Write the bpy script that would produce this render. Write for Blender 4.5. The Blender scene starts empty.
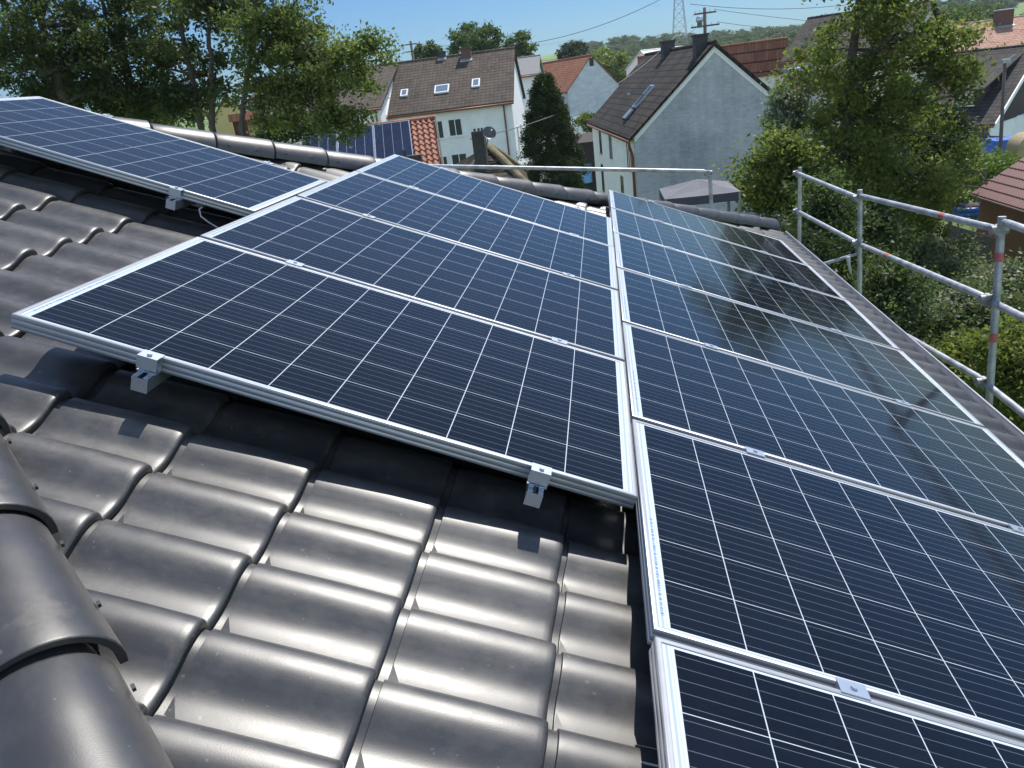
import bpy, bmesh, math, random
import numpy as np
from mathutils import Vector, Matrix, Quaternion
random.seed(7); rng = np.random.default_rng(11)
R = math.radians
sc = bpy.context.scene
COL = sc.collection

# ------------------------------------------------------------------ camera
FPX = 772.3
CAM = np.array([-0.0330, -1.2238, 1.0172])
RW = np.array([[0.98798425, -0.07051326, -0.13753177],
               [0.10157652, -0.37444008, 0.92167068],
               [-0.11648741, -0.92456612, -0.36277841]])
cd = bpy.data.cameras.new('camera'); cam = bpy.data.objects.new('camera', cd); COL.objects.link(cam)
cd.sensor_width = 36; cd.lens = FPX * 36 / 1024; cd.clip_start = .02; cd.clip_end = 6000
m = Matrix.Identity(4)
for i in range(3):
    m[i][0] = RW[i][0]; m[i][1] = -RW[i][1]; m[i][2] = -RW[i][2]; m[i][3] = CAM[i]
cam.matrix_world = m
sc.camera = cam

# ------------------------------------------------------------------ light
SUN_EL, SUN_AZ = R(57), R(24)
w = bpy.data.worlds.new('World'); sc.world = w; w.use_nodes = True
nt = w.node_tree; nt.nodes.clear()
out = nt.nodes.new('ShaderNodeOutputWorld'); bg = nt.nodes.new('ShaderNodeBackground')
sky = nt.nodes.new('ShaderNodeTexSky'); sky.sky_type = 'NISHITA'; sky.sun_disc = False
sky.sun_elevation = SUN_EL; sky.sun_rotation = SUN_AZ; sky.altitude = 300; sky.air_density = 1.0; sky.dust_density = 0.3; sky.ozone_density = 1.2
bg.inputs[1].default_value = 0.15
tc = nt.nodes.new('ShaderNodeTexCoord'); mp = nt.nodes.new('ShaderNodeMapping'); mp.inputs['Scale'].default_value = (2.2, 2.2, 9)
nz = nt.nodes.new('ShaderNodeTexNoise'); nz.inputs['Scale'].default_value = 2.3; nz.inputs['Detail'].default_value = 7; nz.inputs['Roughness'].default_value = .6
cr = nt.nodes.new('ShaderNodeValToRGB'); cr.color_ramp.elements[0].position = .62; cr.color_ramp.elements[1].position = .82
cr.color_ramp.elements[1].color = (.55, .55, .55, 1)
mx = nt.nodes.new('ShaderNodeMix'); mx.data_type = 'RGBA'; mx.inputs['B'].default_value = (2.9, 3.1, 3.3, 1)
L = nt.links.new
L(tc.outputs['Generated'], mp.inputs[0]); L(mp.outputs[0], nz.inputs['Vector']); L(nz.outputs[0], cr.inputs[0])
L(cr.outputs[0], mx.inputs['Factor']); 
# the low sky is a deeper blue than the model gives towards the sun
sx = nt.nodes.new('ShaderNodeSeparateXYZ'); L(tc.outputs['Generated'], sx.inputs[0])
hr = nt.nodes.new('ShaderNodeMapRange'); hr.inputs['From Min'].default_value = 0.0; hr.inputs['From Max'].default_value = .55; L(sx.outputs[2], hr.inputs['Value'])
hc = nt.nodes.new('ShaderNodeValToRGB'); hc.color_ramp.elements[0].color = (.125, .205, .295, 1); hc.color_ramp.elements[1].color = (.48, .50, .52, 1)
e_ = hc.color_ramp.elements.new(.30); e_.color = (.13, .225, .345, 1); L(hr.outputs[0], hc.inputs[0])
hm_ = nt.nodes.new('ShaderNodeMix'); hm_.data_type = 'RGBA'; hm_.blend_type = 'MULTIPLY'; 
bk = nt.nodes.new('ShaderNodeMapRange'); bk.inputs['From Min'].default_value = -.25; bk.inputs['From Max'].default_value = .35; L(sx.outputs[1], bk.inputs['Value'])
bm_ = nt.nodes.new('ShaderNodeMix'); bm_.data_type = 'RGBA'; bm_.inputs['A'].default_value = (1.08, 1.0, .90, 1); L(bk.outputs[0], bm_.inputs['Factor']); L(hc.outputs[0], bm_.inputs['B'])  # added fill: sky behind the camera kept brighter to lift shaded walls
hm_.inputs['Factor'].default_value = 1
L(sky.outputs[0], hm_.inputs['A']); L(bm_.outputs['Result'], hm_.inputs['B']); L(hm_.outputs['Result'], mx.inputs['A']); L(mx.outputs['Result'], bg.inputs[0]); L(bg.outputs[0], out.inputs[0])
sl = bpy.data.lights.new('sun', 'SUN'); sun = bpy.data.objects.new('sun', sl); COL.objects.link(sun)
sl.energy = 2.9; sl.angle = R(.53); sl.color = (1, .955, .88)
sv = Vector((math.sin(SUN_AZ) * math.cos(SUN_EL), math.cos(SUN_AZ) * math.cos(SUN_EL), math.sin(SUN_EL)))
sun.rotation_euler = sv.to_track_quat('Z', 'Y').to_euler()
sc.view_settings.view_transform = 'Standard'; sc.view_settings.look = 'None'
sc.view_settings.gamma = 1; sc.view_settings.use_curve_mapping = False
sc.view_settings.exposure = 1.05
sc.render.engine = 'CYCLES'
sc.cycles.max_bounces = 6; sc.cycles.use_denoising = True

# ------------------------------------------------------------------ helpers
def ray(px, py): return RW @ np.array([(px - 512) / FPX, (py - 384) / FPX, 1.0])
def P(px, py, Y):
    d = ray(px, py); return Vector(CAM + d * ((Y - CAM[1]) / d[1]))
PITCH = R(22); CP, SP = math.cos(PITCH), math.sin(PITCH)
def RWd(s, t, n=0.0): return Vector((s * CP + n * SP, t, -s * SP + n * CP))   # roof coordinates -> world
GZ = -8.4

def tag(o, label=None, cat=None, group=None, kind=None):
    if label: o['label'] = label
    if cat: o['category'] = cat
    if group: o['group'] = group
    if kind: o['kind'] = kind
    return o
def empty(name, loc, rot=(0, 0, 0)):
    o = bpy.data.objects.new(name, None); o.location = loc; o.rotation_euler = rot; o.empty_display_size = .2
    COL.objects.link(o); return o
def root_of(o):
    while o.parent: o = o.parent
    return o

class MB:
    """collects faces; vertices in world coordinates unless local=True at build"""
    def __init__(self): self.v = []; self.f = []; self.mi = []
    def add(self, vs, fs, mi=0):
        b = len(self.v); self.v += [tuple(x) for x in vs]; self.f += [[i + b for i in q] for q in fs]; self.mi += [mi] * len(fs); return self
    def quad(self, a, b, c, d, mi=0): return self.add([a, b, c, d], [(0, 1, 2, 3)], mi)
    def box(self, lo, hi, M=None, mi=0):
        vs = [Vector((x, y, z)) for x in (lo[0], hi[0]) for y in (lo[1], hi[1]) for z in (lo[2], hi[2])]
        if M is not None: vs = [M(v) if callable(M) else M @ v for v in vs]
        return self.add(vs, [(0, 1, 3, 2), (4, 6, 7, 5), (0, 4, 5, 1), (2, 3, 7, 6), (0, 2, 6, 4), (1, 5, 7, 3)], mi)
    def tube(self, pts, rad, n=10, caps=True, mi=0):
        pts = [Vector(p) for p in pts]; rs = rad if isinstance(rad, (list, tuple)) else [rad] * len(pts)
        vs = []; up = None
        for i, p in enumerate(pts):
            d = (pts[min(i + 1, len(pts) - 1)] - pts[max(i - 1, 0)]).normalized()
            if up is None:
                up = Vector((0, 0, 1)) if abs(d.z) < .9 else Vector((1, 0, 0))
            a = d.cross(up).normalized(); b = a.cross(d).normalized(); up = b
            for k in range(n):
                an = 2 * math.pi * k / n; vs.append(p + (a * math.cos(an) + b * math.sin(an)) * rs[i])
        fs = [(i * n + k, i * n + (k + 1) % n, (i + 1) * n + (k + 1) % n, (i + 1) * n + k) for i in range(len(pts) - 1) for k in range(n)]
        if caps: fs += [tuple(range(n - 1, -1, -1)), tuple((len(pts) - 1) * n + k for k in range(n))]
        return self.add(vs, fs, mi)
    def prism(self, poly, d, mi=0):
        """poly: list of points (a planar polygon), d: extrusion vector"""
        n = len(poly); a = [Vector(p) for p in poly]; b = [p + Vector(d) for p in a]
        fs = [tuple(range(n)), tuple(range(2 * n - 1, n - 1, -1))] + [(i, i + n, (i + 1) % n + n, (i + 1) % n) for i in range(n)]
        return self.add(a + b, fs, mi)
    def build(self, name, mat, parent=None, local=False, smooth=False, angle=None):
        vs = self.v; loc = (0, 0, 0)
        if not local:
            if parent is not None:
                o = Vector((0, 0, 0)); q = parent
                while q: o += q.location; q = q.parent
            else:
                a = np.array(vs); o = Vector((float(a[:, 0].mean()), float(a[:, 1].mean()), float(a[:, 2].min()))); loc = o
            vs = [Vector(v) - o for v in vs]
        me = bpy.data.meshes.new(name); me.from_pydata([tuple(v) for v in vs], [], self.f)
        bm = bmesh.new(); bm.from_mesh(me); bmesh.ops.recalc_face_normals(bm, faces=bm.faces); bm.to_mesh(me); bm.free()
        ms = mat if isinstance(mat, (list, tuple)) else [mat]
        for q in ms: me.materials.append(q)
        if len(ms) > 1: me.polygons.foreach_set('material_index', self.mi)
        if smooth or angle:
            me.polygons.foreach_set('use_smooth', [True] * len(me.polygons))
            if angle: me.set_sharp_from_angle(angle=R(angle))
        ob = bpy.data.objects.new(name, me); COL.objects.link(ob); ob.location = loc
        if parent is not None: ob.parent = parent; ob.location = (0, 0, 0)
        return ob
def npmesh(name, V, F, mat, parent=None, loc=(0, 0, 0), smooth=False, angle=None):
    """fast mesh from arrays; F all quads"""
    me = bpy.data.meshes.new(name); n = len(F)
    me.vertices.add(len(V)); me.vertices.foreach_set('co', np.asarray(V, np.float32).ravel())
    me.loops.add(n * 4); me.loops.foreach_set('vertex_index', np.asarray(F, np.int32).ravel())
    me.polygons.add(n); me.polygons.foreach_set('loop_start', np.arange(0, 4 * n, 4, dtype=np.int32)); me.polygons.foreach_set('loop_total', np.full(n, 4, np.int32))
    me.update(calc_edges=True); me.validate()
    me.materials.append(mat)
    if smooth:
        me.polygons.foreach_set('use_smooth', [True] * len(me.polygons))
        if angle: me.set_sharp_from_angle(angle=R(angle))
    ob = bpy.data.objects.new(name, me); COL.objects.link(ob); ob.location = loc
    if parent is not None: ob.parent = parent
    return ob
def copy_tree(o, parent=None):
    c = o.copy(); COL.objects.link(c)
    if parent is not None: c.parent = parent
    for ch in list(o.children): copy_tree(ch, c)
    return c

# ------------------------------------------------------------------ materials
def mat(name, col, rough=.7, metal=0.0, var=0.0, vscale=6.0, bump=0.0, bscale=40.0, spec=.5, stretch=None, col2=None):
    M = bpy.data.materials.new(name); M.use_nodes = True; t = M.node_tree; b = t.nodes['Principled BSDF']
    b.inputs['Base Color'].default_value = (*col, 1); b.inputs['Roughness'].default_value = rough
    b.inputs['Metallic'].default_value = metal; b.inputs['Specular IOR Level'].default_value = spec
    if var or bump or col2:
        tc = t.nodes.new('ShaderNodeTexCoord'); mp = t.nodes.new('ShaderNodeMapping')
        if stretch: mp.inputs['Scale'].default_value = stretch
        t.links.new(tc.outputs['Object'], mp.inputs[0])
    if var or col2:
        n = t.nodes.new('ShaderNodeTexNoise'); n.inputs['Scale'].default_value = vscale; n.inputs['Detail'].default_value = 6; n.inputs['Roughness'].default_value = .62
        t.links.new(mp.outputs[0], n.inputs['Vector'])
        r = t.nodes.new('ShaderNodeValToRGB'); r.color_ramp.elements[0].position = .3; r.color_ramp.elements[1].position = .7
        c2 = col2 or tuple(min(1, c * (1 + var)) for c in col); c1 = col if col2 else tuple(c * (1 - var) for c in col)
        r.color_ramp.elements[0].color = (*c1, 1); r.color_ramp.elements[1].color = (*c2, 1)
        t.links.new(n.outputs[0], r.inputs[0]); t.links.new(r.outputs[0], b.inputs['Base Color'])
    if bump:
        n2 = t.nodes.new('ShaderNodeTexNoise'); n2.inputs['Scale'].default_value = bscale; n2.inputs['Detail'].default_value = 4
        t.links.new(mp.outputs[0], n2.inputs['Vector'])
        bp = t.nodes.new('ShaderNodeBump'); bp.inputs['Strength'].default_value = bump; bp.inputs['Distance'].default_value = .02
        t.links.new(n2.outputs[0], bp.inputs['Height']); t.links.new(bp.outputs[0], b.inputs['Normal'])
    return M
class NG:
    """tiny node-math helper"""
    def __init__(s, M): s.t = M.node_tree
    def m(s, op, a, b=None, c=None):
        n = s.t.nodes.new('ShaderNodeMath'); n.operation = op
        for i, x in enumerate((a, b, c)):
            if x is None: continue
            if isinstance(x, (int, float)): n.inputs[i].default_value = x
            else: s.t.links.new(x, n.inputs[i])
        return n.outputs[0]
    def mix(s, f, a, b):
        n = s.t.nodes.new('ShaderNodeMix'); n.data_type = 'RGBA'
        for k, x in (('Factor', f), ('A', a), ('B', b)):
            if isinstance(x, tuple): n.inputs[k].default_value = (*x, 1)
            elif isinstance(x, (int, float)): n.inputs[k].default_value = x
            else: s.t.links.new(x, n.inputs[k])
        return n.outputs['Result']

PL, PW, PP, GAP = 1.65, .984, 1.0065, .0087      # panel length, width, row pitch, column gap
def panel_material():
    M = bpy.data.materials.new('solar_cells'); M.use_nodes = True; t = M.node_tree; b = t.nodes['Principled BSDF']; g = NG(M)
    tc = t.nodes.new('ShaderNodeTexCoord'); sp = t.nodes.new('ShaderNodeSeparateXYZ'); t.links.new(tc.outputs['Object'], sp.inputs[0])
    x, y = sp.outputs[0], sp.outputs[1]
    pc = .158; mx = (PL - 10 * pc) / 2; my = (PW - 6 * pc) / 2
    u = g.m('DIVIDE', g.m('SUBTRACT', x, mx), pc); v = g.m('DIVIDE', g.m('SUBTRACT', y, my), pc)
    fu = g.m('FRACT', u); fv = g.m('FRACT', v)
    du = g.m('ABSOLUTE', g.m('SUBTRACT', fu, .5)); dv = g.m('ABSOLUTE', g.m('SUBTRACT', fv, .5))
    lu = g.m('GREATER_THAN', du, .5 - .0078); lv = g.m('GREATER_THAN', dv, .5 - .0062)
    inx = g.m('MULTIPLY', g.m('GREATER_THAN', u, .004), g.m('LESS_THAN', u, 9.996)); iny = g.m('MULTIPLY', g.m('GREATER_THAN', v, .004), g.m('LESS_THAN', v, 5.996))
    inside = g.m('MULTIPLY', inx, iny)
    bb = g.m('ABSOLUTE', g.m('SUBTRACT', g.m('FRACT', g.m('MULTIPLY', fv, 5.0)), .5)); bus = g.m('LESS_THAN', bb, .019)
    fin = g.m('ABSOLUTE', g.m('SUBTRACT', g.m('FRACT', g.m('MULTIPLY', u, 84.0)), .5)); fing = g.m('LESS_THAN', fin, .05)
    gap = g.m('MAXIMUM', lu, lv)
    # every cell a touch different
    cell = t.nodes.new('ShaderNodeTexWhiteNoise'); cell.noise_dimensions = '2D'
    cv = t.nodes.new('ShaderNodeCombineXYZ'); t.links.new(g.m('FLOOR', u), cv.inputs[0]); t.links.new(g.m('FLOOR', v), cv.inputs[1]); t.links.new(cv.outputs[0], cell.inputs['Vector'])
    vor = t.nodes.new('ShaderNodeTexVoronoi'); vor.inputs['Scale'].default_value = 70; t.links.new(tc.outputs['Object'], vor.inputs['Vector'])
    c = g.mix(cell.outputs['Value'], (.0026, .0042, .0085), (.0044, .0066, .0130))
    c = g.mix(g.m('MULTIPLY', vor.outputs['Color'], .3), c, (.0065, .0100, .0190))
    c = g.mix(g.m('MULTIPLY', fing, .035), c, (.35, .38, .45))
    c = g.mix(g.m('MULTIPLY', bus, .36), c, (.30, .34, .42))
    c = g.mix(gap, c, (.46, .49, .54))
    # white margin with the silver-blue ribbons and a small printed strip
    ex = g.m('MINIMUM', x, g.m('SUBTRACT', PL, x))
    rib = g.m('MULTIPLY', g.m('GREATER_THAN', ex, .0185), g.m('LESS_THAN', ex, .0235)); rib2 = g.m('MULTIPLY', g.m('GREATER_THAN', ex, .0275), g.m('LESS_THAN', ex, .0300))
    bc = t.nodes.new('ShaderNodeTexNoise'); bc.noise_dimensions = '1D'; bc.inputs['Scale'].default_value = 130; bc.inputs['Detail'].default_value = 0; t.links.new(y, bc.inputs['W'])
    prt = g.m('MULTIPLY', g.m('MULTIPLY', g.m('GREATER_THAN', bc.outputs[0], .5), g.m('MULTIPLY', g.m('GREATER_THAN', x, .0185), g.m('LESS_THAN', x, .0255))), g.m('MULTIPLY', g.m('GREATER_THAN', y, .05), g.m('LESS_THAN', y, .42)))
    wcol = g.mix(g.m('MAXIMUM', g.m('MULTIPLY', rib, .55), g.m('MULTIPLY', rib2, .3)), (.50, .54, .60), (.20, .29, .44))
    wcol = g.mix(g.m('MULTIPLY', prt, .7), wcol, (.08, .16, .38))
    c = g.mix(inside, wcol, c)
    nz = t.nodes.new('ShaderNodeTexNoise'); nz.inputs['Scale'].default_value = 3.5; nz.inputs['Detail'].default_value = 8; t.links.new(tc.outputs['Object'], nz.inputs['Vector'])
    dirt = g.m('MULTIPLY', g.m('MAXIMUM', g.m('SUBTRACT', nz.outputs[0], .5), 0), .012)
    c = g.mix(dirt, c, (.5, .48, .44))
    t.links.new(c, b.inputs['Base Color']); b.inputs['Roughness'].default_value = .5; b.inputs['Specular IOR Level'].default_value = 0
    b.inputs['Coat Weight'].default_value = .85; b.inputs['Coat Roughness'].default_value = .085; b.inputs['Coat IOR'].default_value = 1.25
    return M

def tile_roof_material(name, c1, c2, cm, pitch, wx=.3, wy=.34, rough=.7, bump=1.0, moss=None):
    """far tiled roofs: courses of tiles with shadow lines; object coordinates, x along the ridge, y across"""
    M = bpy.data.materials.new(name); M.use_nodes = True; t = M.node_tree; b = t.nodes['Principled BSDF']; g = NG(M)
    tc = t.nodes.new('ShaderNodeTexCoord'); sp = t.nodes.new('ShaderNodeSeparateXYZ'); t.links.new(tc.outputs['Object'], sp.inputs[0])
    u = g.m('DIVIDE', sp.outputs[0], wx); v = g.m('DIVIDE', g.m('ABSOLUTE', sp.outputs[1]), wy * math.cos(pitch))
    fu = g.m('FRACT', u); fv = g.m('FRACT', v)
    wn = t.nodes.new('ShaderNodeTexWhiteNoise'); wn.noise_dimensions = '2D'; cv = t.nodes.new('ShaderNodeCombineXYZ')
    t.links.new(g.m('FLOOR', u), cv.inputs[0]); t.links.new(g.m('FLOOR', v), cv.inputs[1]); t.links.new(cv.outputs[0], wn.inputs['Vector'])
    nz = t.nodes.new('ShaderNodeTexNoise'); nz.inputs['Scale'].default_value = .7; nz.inputs['Detail'].default_value = 8; nz.inputs['Roughness'].default_value = .7; t.links.new(tc.outputs['Object'], nz.inputs['Vector'])
    c = g.mix(wn.outputs['Value'], c1, c2)
    r = g.m('MULTIPLY', g.m('MAXIMUM', g.m('SUBTRACT', nz.outputs[0], .42), 0), 2.6)
    c = g.mix(g.m('MINIMUM', r, 1.0), c, cm)
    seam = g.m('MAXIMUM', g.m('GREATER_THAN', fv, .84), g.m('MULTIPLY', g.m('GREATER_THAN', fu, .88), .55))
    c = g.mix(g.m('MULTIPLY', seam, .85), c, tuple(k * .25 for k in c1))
    t.links.new(c, b.inputs['Base Color']); b.inputs['Roughness'].default_value = .85; b.inputs['Specular IOR Level'].default_value = .15
    h = g.m('ADD', g.m('MULTIPLY', fv, 1.0), g.m('MULTIPLY', g.m('SINE', g.m('MULTIPLY', fu, math.pi)), .3))
    bp = t.nodes.new('ShaderNodeBump'); bp.inputs['Strength'].default_value = bump; bp.inputs['Distance'].default_value = .05
    t.links.new(h, bp.inputs['Height']); t.links.new(bp.outputs[0], b.inputs['Normal'])
    return M

def leaf_material(name, c1, c2, c3=None, trans=.35, rough=.5, spec=.20):
    M = bpy.data.materials.new(name); M.use_nodes = True; t = M.node_tree; t.nodes.clear(); g = NG(M)
    o = t.nodes.new('ShaderNodeOutputMaterial'); geo = t.nodes.new('ShaderNodeNewGeometry')
    tc = t.nodes.new('ShaderNodeTexCoord'); nz = t.nodes.new('ShaderNodeTexNoise'); nz.inputs['Scale'].default_value = 1.3; nz.inputs['Detail'].default_value = 3
    t.links.new(tc.outputs['Object'], nz.inputs['Vector'])
    c = g.mix(geo.outputs['Random Per Island'], c1, c2)
    c = g.mix(g.m('MINIMUM', g.m('MULTIPLY', g.m('MAXIMUM', g.m('SUBTRACT', nz.outputs[0], .46), 0), 5.0), .9), c, c3 or c2)
    p = t.nodes.new('ShaderNodeBsdfPrincipled'); t.links.new(c, p.inputs['Base Color']); p.inputs['Roughness'].default_value = rough; p.inputs['Specular IOR Level'].default_value = spec
    tr = t.nodes.new('ShaderNodeBsdfTranslucent')
    c2_ = g.mix(.55, c, (.18, .27, .035)); t.links.new(c2_, tr.inputs['Color'])
    ms = t.nodes.new('ShaderNodeMixShader'); ms.inputs[0].default_value = trans
    t.links.new(p.outputs[0], ms.inputs[1]); t.links.new(tr.outputs[0], ms.inputs[2]); t.links.new(ms.outputs[0], o.inputs[0])
    return M

def clay_tile_material(name, base, dusty, rough=.36):
    M = bpy.data.materials.new(name); M.use_nodes = True; t = M.node_tree; b = t.nodes['Principled BSDF']; g = NG(M)
    tc = t.nodes.new('ShaderNodeTexCoord')
    def noise(sc_, det, ro=.6, st=None):
        n = t.nodes.new('ShaderNodeTexNoise'); n.inputs['Scale'].default_value = sc_; n.inputs['Detail'].default_value = det; n.inputs['Roughness'].default_value = ro
        mp = t.nodes.new('ShaderNodeMapping'); t.links.new(tc.outputs['Object'], mp.inputs[0])
        if st: mp.inputs['Scale'].default_value = st
        t.links.new(mp.outputs[0], n.inputs['Vector']); return n.outputs[0]
    n1 = noise(1.6, 8, .65); n2 = noise(14, 6, .7, (1, 1.6, 1)); n3 = noise(420, 3, .6)
    sp = t.nodes.new('ShaderNodeSeparateXYZ'); t.links.new(tc.outputs['Object'], sp.inputs[0])
    d = g.m('MINIMUM', g.m('MULTIPLY', g.m('MAXIMUM', g.m('SUBTRACT', g.m('ADD', g.m('MULTIPLY', n1, .5), g.m('MULTIPLY', n2, .5)), .44), 0), 4.5), 1.0)
    c = g.mix(g.m('MULTIPLY', d, .8), base, dusty)
    geo = t.nodes.new('ShaderNodeNewGeometry'); c = g.mix(g.m('MULTIPLY', geo.outputs['Random Per Island'], .45), c, tuple(k * .55 for k in base))
    n4 = noise(5.5, 5, .7, (1, 1, 1)); st = g.m('MINIMUM', g.m('MULTIPLY', g.m('MAXIMUM', g.m('SUBTRACT', n4, .60), 0), 7.0), 1.0); c = g.mix(g.m('MULTIPLY', st, .5), c, (.15, .125, .10))
    spk = g.m('GREATER_THAN', noise(60, 2, .5), .73)
    c = g.mix(g.m('MULTIPLY', spk, .22), c, (.30, .28, .25))
    t.links.new(c, b.inputs['Base Color'])
    t.links.new(g.m('ADD', rough - .03, g.m('ADD', g.m('MULTIPLY', d, .09), g.m('MULTIPLY', n3, .05))), b.inputs['Roughness'])
    b.inputs['Specular IOR Level'].default_value = .78
    bp = t.nodes.new('ShaderNodeBump'); bp.inputs['Strength'].default_value = .07; bp.inputs['Distance'].default_value = .002
    t.links.new(g.m('ADD', n3, g.m('MULTIPLY', n2, 1.2)), bp.inputs['Height']); t.links.new(bp.outputs[0], b.inputs['Normal'])
    return M

MAT = {}
MAT['tile'] = clay_tile_material('glazed_dark_tile', (.035, .0335, .0335), (.095, .089, .084), rough=.395)
MAT['cap'] = clay_tile_material('glazed_hip_tile', (.036, .034, .035), (.070, .064, .060), rough=.42)
MAT['alu'] = mat('anodised_aluminium', (.40, .41, .43), .42, .5, var=.05, vscale=30)
MAT['alu_dark'] = mat('mill_aluminium', (.50, .54, .60), .36, .8, var=.08, vscale=20)
MAT['steel'] = mat('galvanised_steel', (.36, .37, .39), .48, .55, var=.42, vscale=9, bump=.1, bscale=90)
MAT['steel_dark'] = mat('weathered_coupler_steel', (.25, .25, .26), .55, .6, var=.3, vscale=25)
MAT['red_paint'] = mat('faded_red_paint', (.40, .10, .085), .6, var=.25, vscale=40)
MAT['zinc'] = mat('zinc_gutter', (.33, .34, .37), .42, .6, var=.15, vscale=8)
MAT['cells'] = panel_material()
MAT['black'] = mat('black_plastic', (.015, .015, .016), .5)
MAT['cable'] = mat('grey_cable_sheath', (.42, .42, .41), .5)
MAT['wire'] = mat('dark_wire', (.10, .10, .11), .6)
MAT['white_wall'] = mat('white_render', (.84, .84, .82), .9, var=.07, vscale=1.3, bump=.15, bscale=60)
MAT['cream_wall'] = mat('cream_render', (.66, .61, .50), .9, var=.07, vscale=1.1)
MAT['yellow_wall'] = mat('yellow_render', (.60, .47, .20), .9, var=.07, vscale=1.1)
def stained_render():
    M = bpy.data.materials.new('stained_grey_render'); M.use_nodes = True; t = M.node_tree; b = t.nodes['Principled BSDF']; g = NG(M); tc = t.nodes.new('ShaderNodeTexCoord')
    def noise(sc_, det, st, ro=.6):
        n = t.nodes.new('ShaderNodeTexNoise'); n.inputs['Scale'].default_value = sc_; n.inputs['Detail'].default_value = det; n.inputs['Roughness'].default_value = ro
        mp = t.nodes.new('ShaderNodeMapping'); mp.inputs['Scale'].default_value = st; t.links.new(tc.outputs['Object'], mp.inputs[0]); t.links.new(mp.outputs[0], n.inputs['Vector']); return n.outputs[0]
    big = noise(.32, 5, (1, 1, 1.2)); fine = noise(2.6, 9, (1, 1.0, 3.4), .75); grain = noise(16, 5, (1, 1, 1.6), .7); drip = noise(2.2, 4, (1, 1.6, .12))
    v = g.m('ADD', g.m('MULTIPLY', big, .75), g.m('ADD', g.m('MULTIPLY', fine, .50), g.m('ADD', g.m('MULTIPLY', grain, .28), g.m('MULTIPLY', drip, .22))))
    r = t.nodes.new('ShaderNodeMapRange'); r.inputs['From Min'].default_value = .62; r.inputs['From Max'].default_value = 1.12; t.links.new(v, r.inputs['Value'])
    t.links.new(g.mix(r.outputs[0], (.20, .215, .235), (.64, .65, .67)), b.inputs['Base Color']); b.inputs['Roughness'].default_value = .95
    bp = t.nodes.new('ShaderNodeBump'); bp.inputs['Strength'].default_value = .3; bp.inputs['Distance'].default_value = .02; t.links.new(g.m('ADD', fine, grain), bp.inputs['Height']); t.links.new(bp.outputs[0], b.inputs['Normal'])
    return M
MAT['stained'] = stained_render()
MAT['greywall'] = mat('pale_grey_render', (.50, .53, .58), .95, var=.16, vscale=.9, stretch=(1, 1, 2))
MAT['glass'] = mat('window_glass', (.03, .036, .045), .06, 0, spec=.8)
MAT['pale_blind'] = mat('bright_rooflight_glass', (.30, .36, .42), .05, .6)
MAT['frame_white'] = mat('white_window_frame', (.80, .80, .80), .5)
MAT['frame_brown'] = mat('brown_window_frame', (.10, .06, .04), .6)
MAT['copper'] = mat('brown_copper_pipe', (.22, .09, .055), .5, .4, var=.2, vscale=6)
MAT['brick'] = mat('sooty_brick', (.12, .065, .05), .9, var=.35, vscale=12, bump=.4, bscale=30)
MAT['darkbrick'] = mat('dark_slated_chimney', (.045, .043, .045), .8, var=.35, vscale=10)
MAT['wood'] = mat('brown_board_wood', (.17, .085, .04), .85, var=.35, vscale=8, stretch=(9, 9, .6))
MAT['darkwood'] = mat('dark_board_wood', (.035, .026, .022), .85, var=.35, vscale=8, stretch=(9, 9, .6))
MAT['pole_wood'] = mat('weathered_pole_wood', (.10, .085, .075), .9, var=.25, vscale=8, stretch=(8, 8, .6))
MAT['fabric'] = mat('grey_canvas', (.15, .15, .165), .9, var=.08, vscale=3, bump=.15, bscale=9)
MAT['fabric_dark'] = mat('dark_grey_canvas', (.06, .06, .075), .9, var=.12, vscale=3)
MAT['bark'] = mat('grey_bark', (.075, .062, .05), .95, var=.4, vscale=7, stretch=(3, 3, .6), bump=.6, bscale=14)
MAT['blue'] = mat('blue_plastic', (.02, .11, .42), .4)
MAT['pink'] = mat('pale_skin_pink_plastic', (.62, .34, .30), .5)
MAT['redcloth'] = mat('red_cloth', (.52, .08, .06), .8)
MAT['hay'] = mat('weathered_straw', (.34, .27, .16), .95, var=.3, vscale=9)
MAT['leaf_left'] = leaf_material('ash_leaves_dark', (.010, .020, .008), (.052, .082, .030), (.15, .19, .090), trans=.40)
MAT['leaf_light'] = leaf_material('ash_leaves_light', (.055, .085, .026), (.15, .19, .056), (.23, .26, .09), trans=.5)
MAT['leaf_right'] = leaf_material('maple_leaves', (.045, .068, .015), (.16, .20, .040), (.26, .28, .06), trans=.5)
MAT['leaf_fresh'] = leaf_material('fresh_green_leaves', (.080, .14, .014), (.15, .22, .030), (.17, .24, .04), trans=.4)
MAT['leaf_silver'] = leaf_material('silvery_leaves', (.14, .18, .11), (.24, .28, .18), trans=.25)
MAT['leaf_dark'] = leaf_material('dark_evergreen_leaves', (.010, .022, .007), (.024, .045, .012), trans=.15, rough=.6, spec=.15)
MAT['leaf_thuja'] = leaf_material('thuja_scales', (.012, .024, .007), (.030, .050, .012), (.040, .064, .016), trans=.15, rough=.6, spec=.15)
MAT['leaf_shrub'] = leaf_material('shrub_leaves', (.060, .090, .032), (.17, .20, .09), (.30, .30, .20), trans=.3)
MAT['leaf_far'] = leaf_material('far_wood_leaves', (.045, .080, .030), (.080, .12, .042), trans=.35, rough=.6, spec=.15)

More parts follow.
